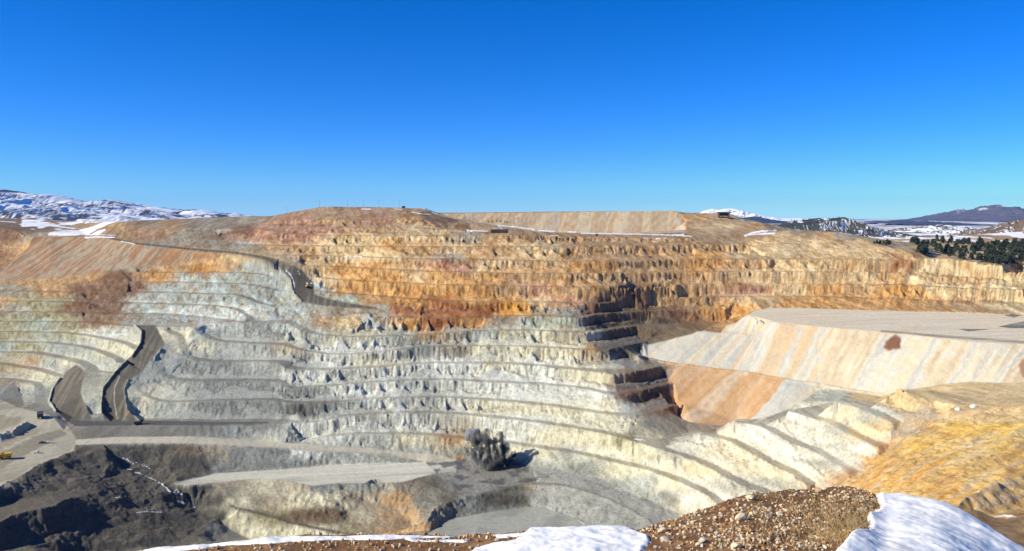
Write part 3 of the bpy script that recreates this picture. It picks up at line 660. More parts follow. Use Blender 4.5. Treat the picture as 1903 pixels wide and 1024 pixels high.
farsnow |= MK['fs'] & (fbm((XX + YY * .3) / 30, YY / 60, 187, 4) > 0.04)
farsnow |= (YY > 1290) & (PX0 < 235) & (fbm(XX / 40, YY / 90, 186, 3) > -0.0) & (PX0 > 40)
snow = np.maximum(snow, blur(farsnow, 1))
mixc(snow * .95, (.86, .87, .90))
mu = COL.mean(2, keepdims=True)
keep_ = (1 - snow)[..., None]
COL = COL * (1 - keep_) + keep_ * ((mu + (COL - mu) * 1.17) * (np.clip(mu, .03, 1) / .42) ** .16 * 1.06)
COL = np.clip(COL, .02, .9)
mat_rock = ground_mat('rock_and_soil', 0.45, 1.6, 0.42, 0.8, 1.1)
mat_dump = ground_mat('tipped_spoil', 0.6, 2.2, 0.22, 0.5, 0.5)
mat_flat = ground_mat('graded_dirt', 0.25, 1.5, 0.22, 0.3, 0.25)
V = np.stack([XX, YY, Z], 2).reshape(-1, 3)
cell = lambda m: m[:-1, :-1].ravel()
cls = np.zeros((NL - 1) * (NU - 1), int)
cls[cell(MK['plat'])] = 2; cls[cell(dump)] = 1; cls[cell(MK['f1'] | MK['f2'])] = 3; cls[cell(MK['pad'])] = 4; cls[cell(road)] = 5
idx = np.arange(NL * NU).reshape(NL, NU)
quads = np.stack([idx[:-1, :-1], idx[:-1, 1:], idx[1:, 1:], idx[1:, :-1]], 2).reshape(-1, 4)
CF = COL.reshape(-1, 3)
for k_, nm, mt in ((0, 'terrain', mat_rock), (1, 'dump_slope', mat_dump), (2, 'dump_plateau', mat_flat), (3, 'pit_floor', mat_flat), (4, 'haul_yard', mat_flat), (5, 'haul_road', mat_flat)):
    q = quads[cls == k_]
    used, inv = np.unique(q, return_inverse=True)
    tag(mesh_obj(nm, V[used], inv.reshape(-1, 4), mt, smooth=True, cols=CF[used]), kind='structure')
def ground(px, py):
    """point of the finished terrain seen at a pixel (first hit walking away from the camera)"""
    x, y, z = ray(px, py); i = (x / y - U0) / du
    i0 = int(np.clip(i, 0, NU - 2)); fx = i - i0
    col = Z[:, i0] * (1 - fx) + Z[:, i0 + 1] * fx
    Yc = YY[:, 0]; d = Yc * (z / y) - col
    hit = np.where(d < 0)[0]
    j = hit[0] if len(hit) else NL - 1
    return Vector((x / y * Yc[j], Yc[j], col[j]))
def gz(X, Y):
    i = (X / Y - U0) / du; j = (math.log(Y) - LA) / dl
    return float(samp(Z, np.array([i]), np.array([j]))[0])
#@@NEXT
# ------------------------------------------------------------------ wide ground beyond the pit
def two_tone(name, ca, cb, scale, lo_, hi_, bump=0.0, bd=5.0, third=None, coord='Object', stretch=(1, 1, 1)):
    m, t, b = new_mat(name); N = t.nodes.new; L = t.links.new
    tc = N('ShaderNodeTexCoord'); mp = N('ShaderNodeMapping'); mp.inputs['Scale'].default_value = stretch
    L(tc.outputs[coord], mp.inputs[0])
    n = N('ShaderNodeTexNoise'); n.inputs['Scale'].default_value = scale; n.inputs['Detail'].default_value = 8; n.inputs['Roughness'].default_value = 0.62
    L(mp.outputs[0], n.inputs['Vector'])
    r = N('ShaderNodeValToRGB'); e = r.color_ramp.elements
    e[0].position = lo_; e[1].position = hi_; e[0].color = ca + (1,); e[1].color = cb + (1,)
    if third: q = e.new((lo_ + hi_) / 2); q.color = third + (1,)
    L(n.outputs['Fac'], r.inputs[0]); L(r.outputs[0], b.inputs['Base Color'])
    if bump:
        bp = N('ShaderNodeBump'); bp.inputs['Strength'].default_value = bump; bp.inputs['Distance'].default_value = bd
        L(n.outputs['Fac'], bp.inputs['Height']); L(bp.outputs[0], b.inputs['Normal'])
    b.inputs['Roughness'].default_value = 0.95; b.inputs['Specular IOR Level'].default_value = 0.1
    return m
mat_plain = two_tone('snow_patched_ground', (.20, .15, .10), (.78, .80, .84), 0.004, .46, .54)
rr = np.geomspace(1700, 19500, 46); aa = np.linspace(0, 2 * math.pi, 121)
RR, AA = np.meshgrid(rr, aa, indexing='ij')
GX, GY = RR * np.sin(AA), RR * np.cos(AA)
GZ = -78 - 12 * sstep(2000, 9000, RR) + 12 * fbm(GX / 900, GY / 900, 301, 3)
gi_ = np.arange(RR.size).reshape(RR.shape)
gq = np.stack([gi_[:-1, :-1], gi_[1:, :-1], gi_[1:, 1:], gi_[:-1, 1:]], 2).reshape(-1, 4)
tag(mesh_obj('ground', np.stack([GX, GY, GZ], 2).reshape(-1, 3), gq, mat_plain, smooth=True), kind='structure')
# ------------------------------------------------------------------ mountains and hills
def mountain(name, prof, D, depth, base, seed, dark, snowc, snow_amt, kind_noise=1.0, rel=0.28, NX=420, NY=90, mul=1.0, snowtop=0.0, wl=1.0):
    p_ = np.array(prof, float)
    px = np.linspace(p_[0, 0], p_[-1, 0], NX); py = np.interp(px, p_[:, 0], p_[:, 1])
    scale = D / F
    py = py + 0.7 * fbm(px / 6, px * 0, seed, 3)
    u = (px - 951.5) / F
    yu = -(py - 512) / F; zz = (-SP + yu * CP) / (CP + yu * SP) * D
    T_ = np.linspace(-1, 1, NY)
    PXX, TT = np.meshgrid(px, T_)
    Y_ = D + TT * depth; X_ = np.repeat(u[None], NY, 0) * D * (1 + 0.25 * TT * depth / D)
    top = np.repeat(zz[None], NY, 0)
    prof_ = np.where(TT < 0, 1 - np.abs(TT) ** 1.15, 1 - np.abs(TT) ** 1.5)
    hN = top - base
    w_ = X_ / scale / 30 / wl; v_ = Y_ / scale / 42 / wl
    rid = 1 - np.abs(fbm(w_, v_, seed + 3, 5, .55)) * 2.6
    edge = 1 - np.exp(-(TT / 0.10) ** 2)
    Zm = base + hN * np.clip(prof_ - rel * (1 - rid) * edge * (1 - .2 * TT ** 2), -0.3, 1)
    gx_ = np.gradient(Zm, axis=1) / np.maximum(np.gradient(X_, axis=1), 1e-3)
    sn = fbm(w_ * 2.6, v_ * 2.6, seed + 9, 4) + 0.9 * gx_ * -1.0 * kind_noise + snow_amt + snowtop * (Zm - base) / (hN.max() + 1)
    sn = sstep(-0.06, 0.10, sn)[..., None]
    dk = np.asarray(dark, np.float32) * (1 + 0.35 * fbm(w_ * 4, v_ * 4, seed + 20, 3))[..., None]
    C_ = dk * (1 - sn) + np.asarray(snowc, np.float32) * sn
    id_ = np.arange(NX * NY).reshape(NY, NX)
    q_ = np.stack([id_[:-1, :-1], id_[:-1, 1:], id_[1:, 1:], id_[1:, :-1]], 2).reshape(-1, 4)
    m_ = ground_mat(name + '_surface', 0.02 * 3000 / D, 0.08 * 3000 / D, 0.2, 0.4, 6)
    o = mesh_obj(name, np.stack([X_, Y_, Zm], 2).reshape(-1, 3), q_, m_, smooth=True, cols=C_.reshape(-1, 3))
    return tag(o, kind='structure')
WH = (.84, .85, .88)
mountain('snowy_mountain_range', [(-260,352),(-100,350),(0,354),(16,352),(45,358),(75,362),(105,361),(135,371),(165,378),(185,373),(205,371),(235,377),(262,386),(290,384),(310,388),(335,393),(355,389),(375,389),(400,396),(440,402),(480,405),(560,410)], 8000, 3400, -60, 401, (.040,.045,.06), WH, -0.04, 1.1, rel=.36, NX=760, NY=150, wl=2.2)
mountain('snow_peak', [(1240,404),(1290,397),(1310,391),(1322,388),(1335,390),(1345,388),(1360,387),(1380,392),(1400,399),(1430,404),(1455,408),(1475,405),(1490,408),(1540,414)], 13500, 3000, -105, 411, (.07,.08,.11), WH, 0.45, .6)
mountain('forested_ridge', [(1330,414),(1370,408),(1385,405),(1401,401.5),(1415,405),(1430,408),(1450,410),(1475,413),(1500,414),(1560,418)], 10000, 1500, -90, 421, (.03,.035,.055), (.1,.1,.12), -3)
mountain('wooded_hill', [(1400,436),(1430,424),(1450,418),(1480,410),(1505,407),(1520,405),(1545,405.5),(1568,403.5),(1585,411),(1600,418),(1625,425),(1660,431),(1700,437),(1760,445)], 2900, 700, -88, 431, (.040,.042,.035), WH, -0.22, .8, rel=.3, NX=500, NY=130)
mountain('blue_hill', [(1570,432),(1600,425),(1625,421),(1650,412),(1680,409),(1700,412),(1715,410.5),(1730,415),(1750,420),(1780,424),(1830,430)], 9000, 1800, -90, 441, (.05,.055,.075), (.3,.3,.34), -3)
mountain('purple_mountain', [(1690,422),(1740,415),(1760,409),(1785,405),(1805,395),(1820,388),(1838,381.5),(1852,380),(1865,385),(1878,391),(1890,388),(1903,387),(1950,395),(2040,412)], 12000, 3500, -100, 451, (.085,.075,.085), (.50,.47,.50), -0.75, .8, rel=.3, snowtop=.75, wl=1.6)
mountain('snow_hill', [(1600,440),(1640,436),(1665,430),(1700,425),(1725,421),(1750,417),(1775,420),(1800,422),(1830,427),(1850,424),(1870,428),(1960,432)], 3500, 900, -92, 461, (.09,.07,.05), WH, 0.12, 1.0, rel=.4, NX=400)
mountain('pine_hill', [(1760,447),(1800,440),(1820,435),(1850,425),(1880,417),(1903,408),(1960,396),(2060,385)], 2300, 480, -80, 471, (.15,.10,.07), WH, 0.0, .9, rel=.25, NX=300)
# ------------------------------------------------------------------ conifers
mat_leaf = plain('conifer_needles', (.034, .046, .020), .9, 0, .5, .8)
mat_bark = plain('bark', (.09, .06, .04), .9)
def conifer(seed, h=7.0, name='conifer'):
    rg = random.Random(seed); Vv = []; Fx = []; mi = []
    n = 6
    for k, z in enumerate((0, h * .3, h * .9)):
        for a in range(n): 
            r_ = 0.22 * (1 - k * .42); Vv.append((r_ * math.cos(a * 2 * math.pi / n), r_ * math.sin(a * 2 * math.pi / n), z))
    for k in range(2):
        for a in range(n): Fx.append((k * n + a, k * n + (a + 1) % n, (k + 1) * n + (a + 1) % n, (k + 1) * n + a)); mi.append(1)
    wide = h * rg.uniform(.42, .58)
    for c in range(150):                      # leaf clumps through the crown
        zt = rg.random() ** .8; z = h * (.10 + .88 * zt); rad = .85 * wide * (1 - zt) ** .75 * (0.75 + 0.35 * math.sin(c * 2.1 + seed))
        a = rg.uniform(0, 6.283); r_ = rad * rg.uniform(.25, 1) ** .6
        cx, cy = r_ * math.cos(a), r_ * math.sin(a); s_ = rg.uniform(.45, .8) * h / 7
        b0 = len(Vv)
        for _ in range(4):
            Vv.append((cx + rg.gauss(0, s_), cy + rg.gauss(0, s_), z + rg.gauss(0, s_ * .6)))
        Fx += [(b0, b0 + 1, b0 + 2), (b0, b0 + 2, b0 + 3), (b0, b0 + 3, b0 + 1)]; mi += [0, 0, 0]
    return mesh_obj(name, Vv, Fx, [mat_leaf, mat_bark], midx=mi)
protos = [conifer(s_) for s_ in (1, 2, 3, 4)]
rg = random.Random(77); spots = []
TB = [(1622,449),(1650,446),(1690,452),(1705,446),(1760,448),(1830,452),(1903,452),(1940,452),(1940,508),(1903,499),(1754,477),(1705,474),(1680,459),(1627,456)]
while len(spots) < 262:
    px, py = rg.uniform(1620, 1935), rg.uniform(438, 506)
    dens = 0.12 + 0.88 * (1 if fbm(np.array([px / 24.]), np.array([py / 9.]), 501, 2)[0] > -0.1 else 0)
    if rg.random() < dens and inpoly(np.array([px]), np.array([py]), TB)[0]:
        g = ground(px, py)
        if g.y > 1010: spots.append((g, rg.uniform(.9, 1.55)))
for _ in range(14):
    g = ground(rg.uniform(1624, 1662), rg.uniform(452, 457)); spots.append((g + Vector((0, 6, 0)), rg.uniform(.6, .9)))
for px, py in ((908,412.5),(915,412),(923,411.5),(938,412),(943,413),(930,412)):
    spots.append((Vector(at(px, py + 1.5, 1335)), .45))
used = set()
for k, (g, s_) in enumerate(spots):
    v = k % 4
    o = protos[v] if v not in used else protos[v].copy()
    if v in used: sc.collection.objects.link(o)
    used.add(v)
    o.location = g; o.rotation_euler = (0, 0, rg.uniform(0, 6.28)); o.scale = (s_ * rg.uniform(.9, 1.25), s_ * rg.uniform(.9, 1.25), s_)
    if k >= len(spots) - 6: tag(o, 'small dark shrub on the far rim below the big spoil bank', 'shrub', 'shrubs on the far rim'); o.name = 'shrub'
    else: tag(o, 'dark green conifer in the wood behind the right end of the pit rim', 'tree', 'conifers behind the right rim')
# far-off wood on the snowy hills reads as one mass
Vv, Fx = [], []
dg = bpy.context.evaluated_depsgraph_get()
for nm, n_, hh in (('wooded_hill', 1900, 4.5), ('pine_hill', 900, 5.5), ('snow_hill', 170, 5)):
    mo = bpy.data.objects[nm]; me_ = mo.data; nv = len(me_.vertices)
    co = np.empty(nv * 3, np.float32); me_.vertices.foreach_get('co', co); co = co.reshape(-1, 3)
    for _ in range(n_):
        p_ = co[rg.randrange(nv)]
        if p_[2] < -55: continue
        h_ = hh * rg.uniform(.6, 1.3); r_ = h_ * .38; x_, y_ = p_[0] + rg.uniform(-6, 6), p_[1] + rg.uniform(-6, 6)
        b0 = len(Vv); Vv.append((x_ + rg.uniform(-1, 1), y_, p_[2] + h_))
        for a in range(5): Vv.append((x_ + r_ * rg.uniform(.7, 1.3) * math.cos(a * 1.257), y_ + r_ * math.sin(a * 1.257), p_[2] - 1 + rg.uniform(-1, 1)))
        for a in range(5): Fx.append((b0, b0 + 1 + a, b0 + 1 + (a + 1) % 5))
tag(mesh_obj('far_wood', Vv, Fx, mat_leaf), 'far dark conifer wood scattered over the snowy hills', 'wood', kind='stuff')
# ------------------------------------------------------------------ built things
class MB:
    def __init__(s): s.bm = bmesh.new()
    def box(s, c, d, rot=None, bev=0.0, taper=None):
        r_ = bmesh.ops.create_cube(s.bm, size=1); vs = r_['verts']
        for v in vs:
            if taper and v.co.z > 0: v.co.x *= taper[0]; v.co.y *= taper[1]
            v.co = Vector((v.co.x * d[0], v.co.y * d[1], v.co.z * d[2]))
            if rot is not None: v.co = rot @ v.co
            v.co += Vector(c)
        if bev:
            es = list({e for v in vs for e in v.link_edges})
            bmesh.ops.bevel(s.bm, geom=es, offset=bev, segments=2, affect='EDGES')
        return s
    def cyl(s, c, r_, l, axis='Y', n=18, r2=None):
        q = bmesh.ops.create_cone(s.bm, cap_ends=True, segments=n, radius1=r_, radius2=r_ if r2 is None else r2, depth=l)
        M_ = {'X': Matrix.Rotation(math.pi / 2, 3, 'Y'), 'Y': Matrix.Rotation(math.pi / 2, 3, 'X'), 'Z': Matrix.Identity(3)}[axis]
        for v in q['verts']: v.co = M_ @ v.co + Vector(c)
        return s
    def prism(s, prof, y0, y1):
        a = [s.bm.verts.new((x, y0, z)) for x, z in prof]; b = [s.bm.verts.new((x, y1, z)) for x, z in prof]
        s.bm.faces.new(a[::-1]); s.bm.faces.new(b)
        for i in range(len(a)): s.bm.faces.new((a[i], a[(i + 1) % len(a)], b[(i + 1) % len(a)], b[i]))
        return s
    def build(s, name, m, parent=None):
        bmesh.ops.recalc_face_normals(s.bm, faces=s.bm.faces)
        me = bpy.data.meshes.new(name); s.bm.to_mesh(me); s.bm.free()
        me.materials.append(m); return link(bpy.data.objects.new(name, me), parent)
def empty(name, loc, rz=0):
    o = bpy.data.objects.new(name, None); o.empty_display_size = 0.5
    o.location = loc; o.rotation_euler = (0, 0, rz); return link(o)
def copy_tree(o, parent=None):
    c = o.copy(); sc.collection.objects.link(c); c.parent = parent
    for ch in list(o.children): copy_tree(ch, c)
    return c
m_yel = plain('yellow_paint', (.62, .36, .03), .5); m_dkp = plain('dark_dusty_paint', (.05, .045, .04), .7)
m_tyre = plain('tyre_rubber', (.025, .025, .025), .9); m_wht = plain('white_paint', (.75, .75, .73), .4); m_glass = plain('window_glass', (.03, .04, .05), .1)
m_wood = plain('weathered_wood', (.12, .09, .07), .9); m_rust = plain('rusty_steel', (.14, .065, .035), .8); m_green = plain('green_paint', (.06, .12, .05), .6)
def haul_truck(label, loc, rz, paint, bedm, tilt=0.0, name='haul_truck'):
    t_ = empty(name, loc, rz); tag(t_, label, 'dump truck')
    MB().box((0, 0, 1.9), (9.4, 2.6, .9), bev=.1).build('chassis', paint, t_)
    b = MB().prism([(-4.9, 3.6), (-4.2, 2.6), (1.6, 2.5), (2.4, 5.2), (4.9, 5.6), (4.9, 5.9), (1.9, 5.7), (1.0, 5.1), (-4.9, 5.0)], -2.7, 2.7); b.build('dump_bed', bedm, t_)
    c = MB().box((3.4, 1.1, 3.6), (1.7, 1.9, 1.7), bev=.1).build('cab', paint, t_)
    MB().box((4.28, 1.1, 3.8), (.08, 1.5, .8)).build('windscreen', m_glass, c); MB().box((3.4, 2.07, 3.8), (1.2, .06, .8)).build('side_window', m_glass, c)
    MB().box((4.2, -.3, 2.7), (1.5, 4.2, 1.3), bev=.12).build('bonnet', paint, t_)
    g_ = MB().box((5.02, -.3, 2.5), (.12, 2.4, 1.0)).build('grille', m_dkp, t_)
    for x_ in (2.9, -2.6):
        for y_ in ((-2.0, 2.0) if x_ > 0 else (-2.1, -1.2, 1.2, 2.1)):
            w_ = MB().cyl((x_, y_, 1.35), 1.35, .8).build('wheel', m_tyre, t_)
            MB().cyl((x_, y_, 1.35), .6, .86).build('rim', paint, w_)
    return t_
haul_truck('yellow haul truck on the dirt yard at the left edge of the photo', ground(10, 853), R(200), m_yel, m_yel)
haul_truck('dark haul truck parked above the bend of the pale road', ground(75, 777), R(120), m_green, m_dkp)
def pickup(label, loc, rz, pm):
    t_ = empty('pickup_truck', loc, rz); tag(t_, label, 'pickup truck')
    MB().prism([(-2.7, .55), (2.7, .55), (2.75, 1.05), (1.3, 1.2), (.7, 1.85), (-.6, 1.9), (-.9, 1.25), (-2.7, 1.25)], -.95, .95).build('body', pm, t_)
    MB().box((.95, 0, 1.55), (.5, 1.6, .5), rot=Matrix.Rotation(-.8, 3, 'Y')).build('windscreen', m_glass, t_)
    for x_ in (-1.7, 1.75):
        for y_ in (-.9, .9): MB().cyl((x_, y_, .42), .42, .28).build('wheel', m_tyre, t_)
    for y_ in (-.7, .7): MB().box((2.74, y_, .85), (.06, .3, .18)).build('headlight', m_glass, t_)
    return t_
pickup('white pickup truck nose to tail with a dark one on the dirt yard', ground(89, 824), R(190), m_wht)
pickup('dark pickup truck just left of a white one on the dirt yard', ground(78, 824), R(190), m_dkp)
pickup('white pickup truck alone at the brink above the dark slope', ground(69, 842.5), R(10), m_wht)
# blast-hole drill beside the dark bench road
e_ = empty('drill_rig', ground(258, 789), R(25)); tag(e_, 'dark tracked drill rig with its mast laid over on the dark bench', 'drill rig')
for y_ in (-1.6, 1.6): MB().box((0, y_, .6), (6.5, .8, 1.2), bev=.3).build('track', m_tyre, e_)
MB().box((-.6, 0, 2.3), (7.5, 3.2, 2.2), bev=.15).build('body', m_dkp, e_)
MB().box((2.6, 1.0, 3.9), (1.6, 1.4, 1.7), bev=.1).build('cab', m_dkp, e_)
for y_ in (-.45, .45): MB().box((3.2, y_, 6.2), (.25, .25, 10), rot=Matrix.Rotation(.75, 3, 'Y')).build('mast_rail', m_rust, e_)
mm_ = MB()
for k in range(9): mm_.box((3.2 + (k - 4) * .78, 0, 6.2 + (k - 4) * .82), (.15, 1.1, .15))
mm_.build('mast_lattice', m_rust, e_)
# loader on road 1
e_ = empty('wheel_loader', ground(571, 535), R(75)); tag(e_, 'small yellow wheel loader stopped on the upper dark haul road', 'loader')
MB().box((-1.4, 0, 1.9), (3.6, 2.2, 1.6), bev=.15).build('body', m_yel, e_)
MB().box((.2, 0, 2.9), (1.5, 1.8, 1.9), bev=.1).build('cab', m_yel, e_)
for y_ in (-.8, .8): MB().box((2.1, y_, 1.5), (3.2, .25, .4), rot=Matrix.Rotation(.3, 3, 'Y')).build('arm', m_yel, e_)
MB().prism([(3.2, .2), (4.6, .15), (4.7, .3), (3.7, .5), (3.6, 1.5), (3.2, 1.5)], -1.5, 1.5).build('bucket', m_dkp, e_)
for x_ in (-1.7, 1.2):
    for y_ in (-1.2, 1.2): MB().cyl((x_, y_, .95), .95, .6).build('wheel', m_tyre, e_)
# utility poles on the hill
up_ = empty('utility_pole', (0, 0, 0))
MB().cyl((0, 0, 6), .16, 13.0, 'Z', 8, .10).build('pole', m_wood, up_)
MB().box((0, 0, 11.4), (2.6, .14, .16)).build('crossarm', m_wood, up_)
mm_ = MB(); [mm_.cyl((x_, 0, 11.65), .07, .3, 'Z', 6) for x_ in (-1.2, 0, 1.2)]; mm_.build('insulator', m_glass, up_)
PL = [(646,385.8,'at the left end of the flat hilltop'),(676,385.6,'second from the left on the flat hilltop, nearest the snow patches'),(704,385.9,'third from the left on the flat hilltop'),(742,387,'at the right end of the flat hilltop beside the dark shed'),(534,399,'alone on the slope left of the flat hilltop'),(594,388,'at the top of the shoulder left of the flat hilltop')]
for k, (px, py, tx) in enumerate(PL):
    o = up_ if k == 0 else copy_tree(up_)
    x_, y_, z_ = at(px, py, 1285 if px > 560 else 1300); o.location = (x_, y_, gz(x_, y_) - .5)
    tag(o, 'thin wooden utility pole ' + tx, 'utility pole', 'utility poles along the hilltop')
def shed(name, label, cat, loc, d, m, rz=0, roofm=None):
    e_ = empty(name, loc, rz); tag(e_, label, cat)
    MB().box((0, 0, d[2] / 2), d).build('wall', m, e_)
    MB().prism([(-d[0] / 2 - .3, d[2]), (d[0] / 2 + .3, d[2]), (0, d[2] + d[2] * .35)], -d[1] / 2 - .3, d[1] / 2 + .3).build('roof', roofm or m, e_)
    MB().box((0, -d[1] / 2 - .03, d[2] * .4), (d[0] * .3, .06, d[2] * .75)).build('door', m_dkp, e_)
    return e_
def on(px, py, D):
    x_, y_, _ = at(px, py, D); return Vector((x_, y_, gz(x_, y_)))
shed('shed', 'small dark shed beside the last pole on the flat hilltop', 'shed', on(750, 387, 1284), (5, 4, 2.6), m_dkp)
shed('shed', 'small dark brown shed on the rim above the right wall', 'shed', on(1109, 438, 1170), (4.5, 3, 2.6), m_rust)
# dark crib retaining wall on the rim
g_ = on(928, 433.5, 1135); e_ = empty('crib_wall', g_, R(4)); tag(e_, 'low dark crib wall of logs on the rim under the far spoil bank', 'retaining wall')
mm_ = MB(); [mm_.box((0, 0, .55 + k * 1.05), (25, 1.2, .95), bev=.2) for k in range(5)]; mm_.build('log_face', m_rust, e_)
for k in range(9): MB().box((-12 + k * 3, -.9, 2.7), (.5, .6, 5.4)).build('post', m_dkp, e_)
# portal on the far hill
g_ = at(1345, 409, 1360); g_ = Vector((g_[0], g_[1], gz(g_[0], g_[1]) - .5)); e_ = empty('ore_bin', g_, 0); tag(e_, 'dark open-fronted ore bin with thick rusty piers on the far hilltop', 'ore bin')
for x_, w_, h_ in ((-8.5, 3.0, 10.5), (8.0, 3.2, 9.0)): MB().box((x_, 0, h_ / 2), (w_, 6, h_), bev=.15, taper=(.8, .9)).build('pier', m_rust, e_)
MB().box((0, 0, 9.6), (24, 6.6, 1.8), rot=Matrix.Rotation(.02, 3, 'Y')).build('roof_beam', m_dkp, e_)
MB().box((0, 2.4, 6.5), (14, .5, 5)).build('back_wall', m_dkp, e_)
MB().box((10.5, 0, 9.2), (6, 3.0, 1.2), rot=Matrix.Rotation(-.25, 3, 'Y')).build('chute', m_dkp, e_)
# ------------------------------------------------------------------ stones
def stone_mesh(seed, sub=2):
    bm = bmesh.new(); bmesh.ops.create_icosphere(bm, subdivisions=sub, radius=1)
    rs = np.random.default_rng(seed); pl = rs.normal(size=(9, 3)); pl /= np.linalg.norm(pl, axis=1)[:, None]; dd = rs.uniform(.55, .9, 9)
    for v in bm.verts:
        c = np.array(v.co)
        for n_, d_ in zip(pl, dd):
            k_ = c @ n_
            if k_ > d_: c = c - n_ * (k_ - d_)
        v.co = Vector(c * (1 + .04 * rs.normal()))
    me = bpy.data.meshes.new('stone'); bm.to_mesh(me); bm.free(); return me
m_st = [plain('stone_' + n_, c_, .9, 0, .3, 3) for n_, c_ in (('cream', (.60, .48, .32)), ('tan', (.38, .25, .13)), ('grey', (.40, .37, .31)), ('rust', (.36, .17, .06)))]
stones = []
for k in range(8):
    me = stone_mesh(600 + k, 2); me.materials.append(m_st[k % 4]); stones.append(me)
for px, py, w_, tx in ((1780.5, 762, 4.6, 'left of the pair beside the pale track'), (1810, 756, 5.6, 'the larger, right of the pair beside the pale track')):
    me = stone_mesh(700 + int(px), 2); me.materials.append(m_wht); g_ = ground(px, py + 1)
    o = bpy.data.objects.new('boulder', me); link(o); o.location = g_ + Vector((0, 0, .6)); o.scale = (w_ * .5, w_ * .4, w_ * .3); o.rotation_euler = (0, 0, .3)
    tag(o, 'bright white boulder, ' + tx, 'boulder', 'white boulders beside the track')
# ------------------------------------------------------------------ foreground rim
CR = np.array([(-300,1075,7),(200,1035,7),(300,1021,7),(400,1010,7),(500,1003,7),(700,1001,7),(850,1001,7),(940,992,7),(1000,989,7),(1100,988,7),(1195,990,7.1),(1215,982,7.2),(1260,968,7.5),(1300,955,7.8),(1340,941,8.1),(1400,921,8.6),(1480,910,9.2),(1560,905,9.5),(1600,903,9.6),(1630,914,9.4),(1660,925,9.3),(1700,928,9.2),(1760,938,9),(1800,955,8.8),(1850,985,8.4),(1903,1018,8),(2000,1070,7.6),(2200,1150,7)], float)
NC = 1000
cpxs = np.linspace(-280, 2180, NC); cu = (cpxs - 951.5) / F
Dc = np.interp(cpxs, CR[:, 0], CR[:, 2]); cpyy = np.interp(cpxs, CR[:, 0], CR[:, 1])
kk = np.ones(9) / 9; cpyy = np.convolve(np.pad(cpyy, 4, mode='edge'), kk, 'valid')
yu = -(cpyy - 512) / F; zc = (-SP + yu * CP) / (CP + yu * SP) * Dc
near_s = np.concatenate([np.linspace(2.0, 5.0, 14)[:-1], np.linspace(5.0, 10.5, 240)])
zring = np.interp(cpxs, [1400, 1560], [-124, -96])
def rimz(X, Y):
    """height of the rim ground"""
    u_ = X / Y; d_ = np.interp(u_, cu, Dc); z_ = np.interp(u_, cu, zc)
    a_ = d_ - Y
    soft = 0.35
    zz = z_ + np.where(a_ > 0, .20 * a_ - .0 * a_, 0) + np.where(a_ <= 0, .20 * a_ + 0.0, 0) - .75 * np.maximum(-a_ - .15, 0) - .5 * np.clip(-a_, 0, .4) ** 2
    nz_ = .035 * fbm(X / .9, Y / .9, 801, 4) + .02 * fbm(X / .16, Y / .16, 811, 4)
    return zz + nz_ * np.where(Y < 14, 1, 3)
UX, YS = np.meshgrid(cu, near_s); RX = UX * YS; RZ = rimz(RX, YS)
RPX, RPY = proj(RX, YS, RZ)
def sd_poly(poly, soften):
    d_ = dline(RPX, RPY, poly + [poly[0]]); i_ = inpoly(RPX, RPY, poly); return sstep(-soften, soften, np.where(i_, d_, -d_) + soften * .8 * fbm(RX / .10, YS / .25, 821, 3))
S_R = [(1628,905),(1640,945),(1612,962),(1622,985),(1580,1000),(1548,1040),(1540,1200),(2200,1200),(2200,900),(1700,880)]
S_M = [(985,980),(970,1000),(940,1006),(905,1014),(860,1030),(860,1100),(1178,1100),(1196,1024),(1209,1008),(1204,997),(1186,991),(1165,983),(1140,970),(1100,970)]
S_L = [(-280,1060),(200,1030),(300,1015),(400,1003),(500,996),(700,994),(845,996),(850,999),(700,1003),(600,1005),(500,1010),(400,1016),(300,1030),(200,1044),(-280,1090)]
S_2 = [(745,1001),(880,1003),(860,1009),(770,1008)]
S_3 = [(920,995),(985,990),(980,996),(925,1001)]
SN = np.maximum.reduce([sd_poly(S_R, 7) , sd_poly(S_M, 6), sd_poly(S_L, 2.0) * .62, sd_poly(S_2, 1.5) * .55, sd_poly(S_3, 1.5) * .55])
SN = np.where(YS < 4.6, 0, SN)
mat_soil = two_tone('rim_soil', (.11, .06, .028), (.30, .175, .085), 4.0, .3, .7, .6, .02, third=(.19, .10, .045))
id_ = np.arange(RX.size).reshape(RX.shape)
rq = np.stack([id_[:-1, :-1], id_[:-1, 1:], id_[1:, 1:], id_[1:, :-1]], 2).reshape(-1, 4)
tag(mesh_obj('rim_ground', np.stack([RX, YS, RZ], 2).reshape(-1, 3), rq, mat_soil, smooth=True), kind='structure')
thick = .055 + .03 * fbm(RX / .7, YS / .7, 831, 3)
SZ = RZ - .03 + SN ** .6 * thick * np.where(RPX > 1500, 1.6, 1) + .012 * fbm(RX / .6, YS / .6, 833, 5) * SN
m_snow, t_, b_ = new_mat('snow'); b_.inputs['Base Color'].default_value = (.92, .90, .85, 1); b_.inputs['Roughness'].default_value = .7
b_.inputs['Subsurface Weight'].default_value = .15; b_.inputs['Subsurface Radius'].default_value = (.05, .06, .08); b_.inputs['Subsurface Scale'].default_value = .3
n_ = t_.nodes.new('ShaderNodeTexNoise'); n_.inputs['Scale'].default_value = 14; n_.inputs['Detail'].default_value = 8; tc_ = t_.nodes.new('ShaderNodeTexCoord'); t_.links.new(tc_.outputs['Object'], n_.inputs['Vector'])
bp_ = t_.nodes.new('ShaderNodeBump'); bp_.inputs['Strength'].default_value = .3; bp_.inputs['Distance'].default_value = .02; t_.links.new(n_.outputs['Fac'], bp_.inputs['Height']); t_.links.new(bp_.outputs[0], b_.inputs['Normal'])
dn_ = t_.nodes.new('ShaderNodeTexNoise'); dn_.inputs['Scale'].default_value = 5; dn_.inputs['Detail'].default_value = 10; dn_.inputs['Roughness'].default_value = .75; t_.links.new(tc_.outputs['Object'], dn_.inputs['Vector'])
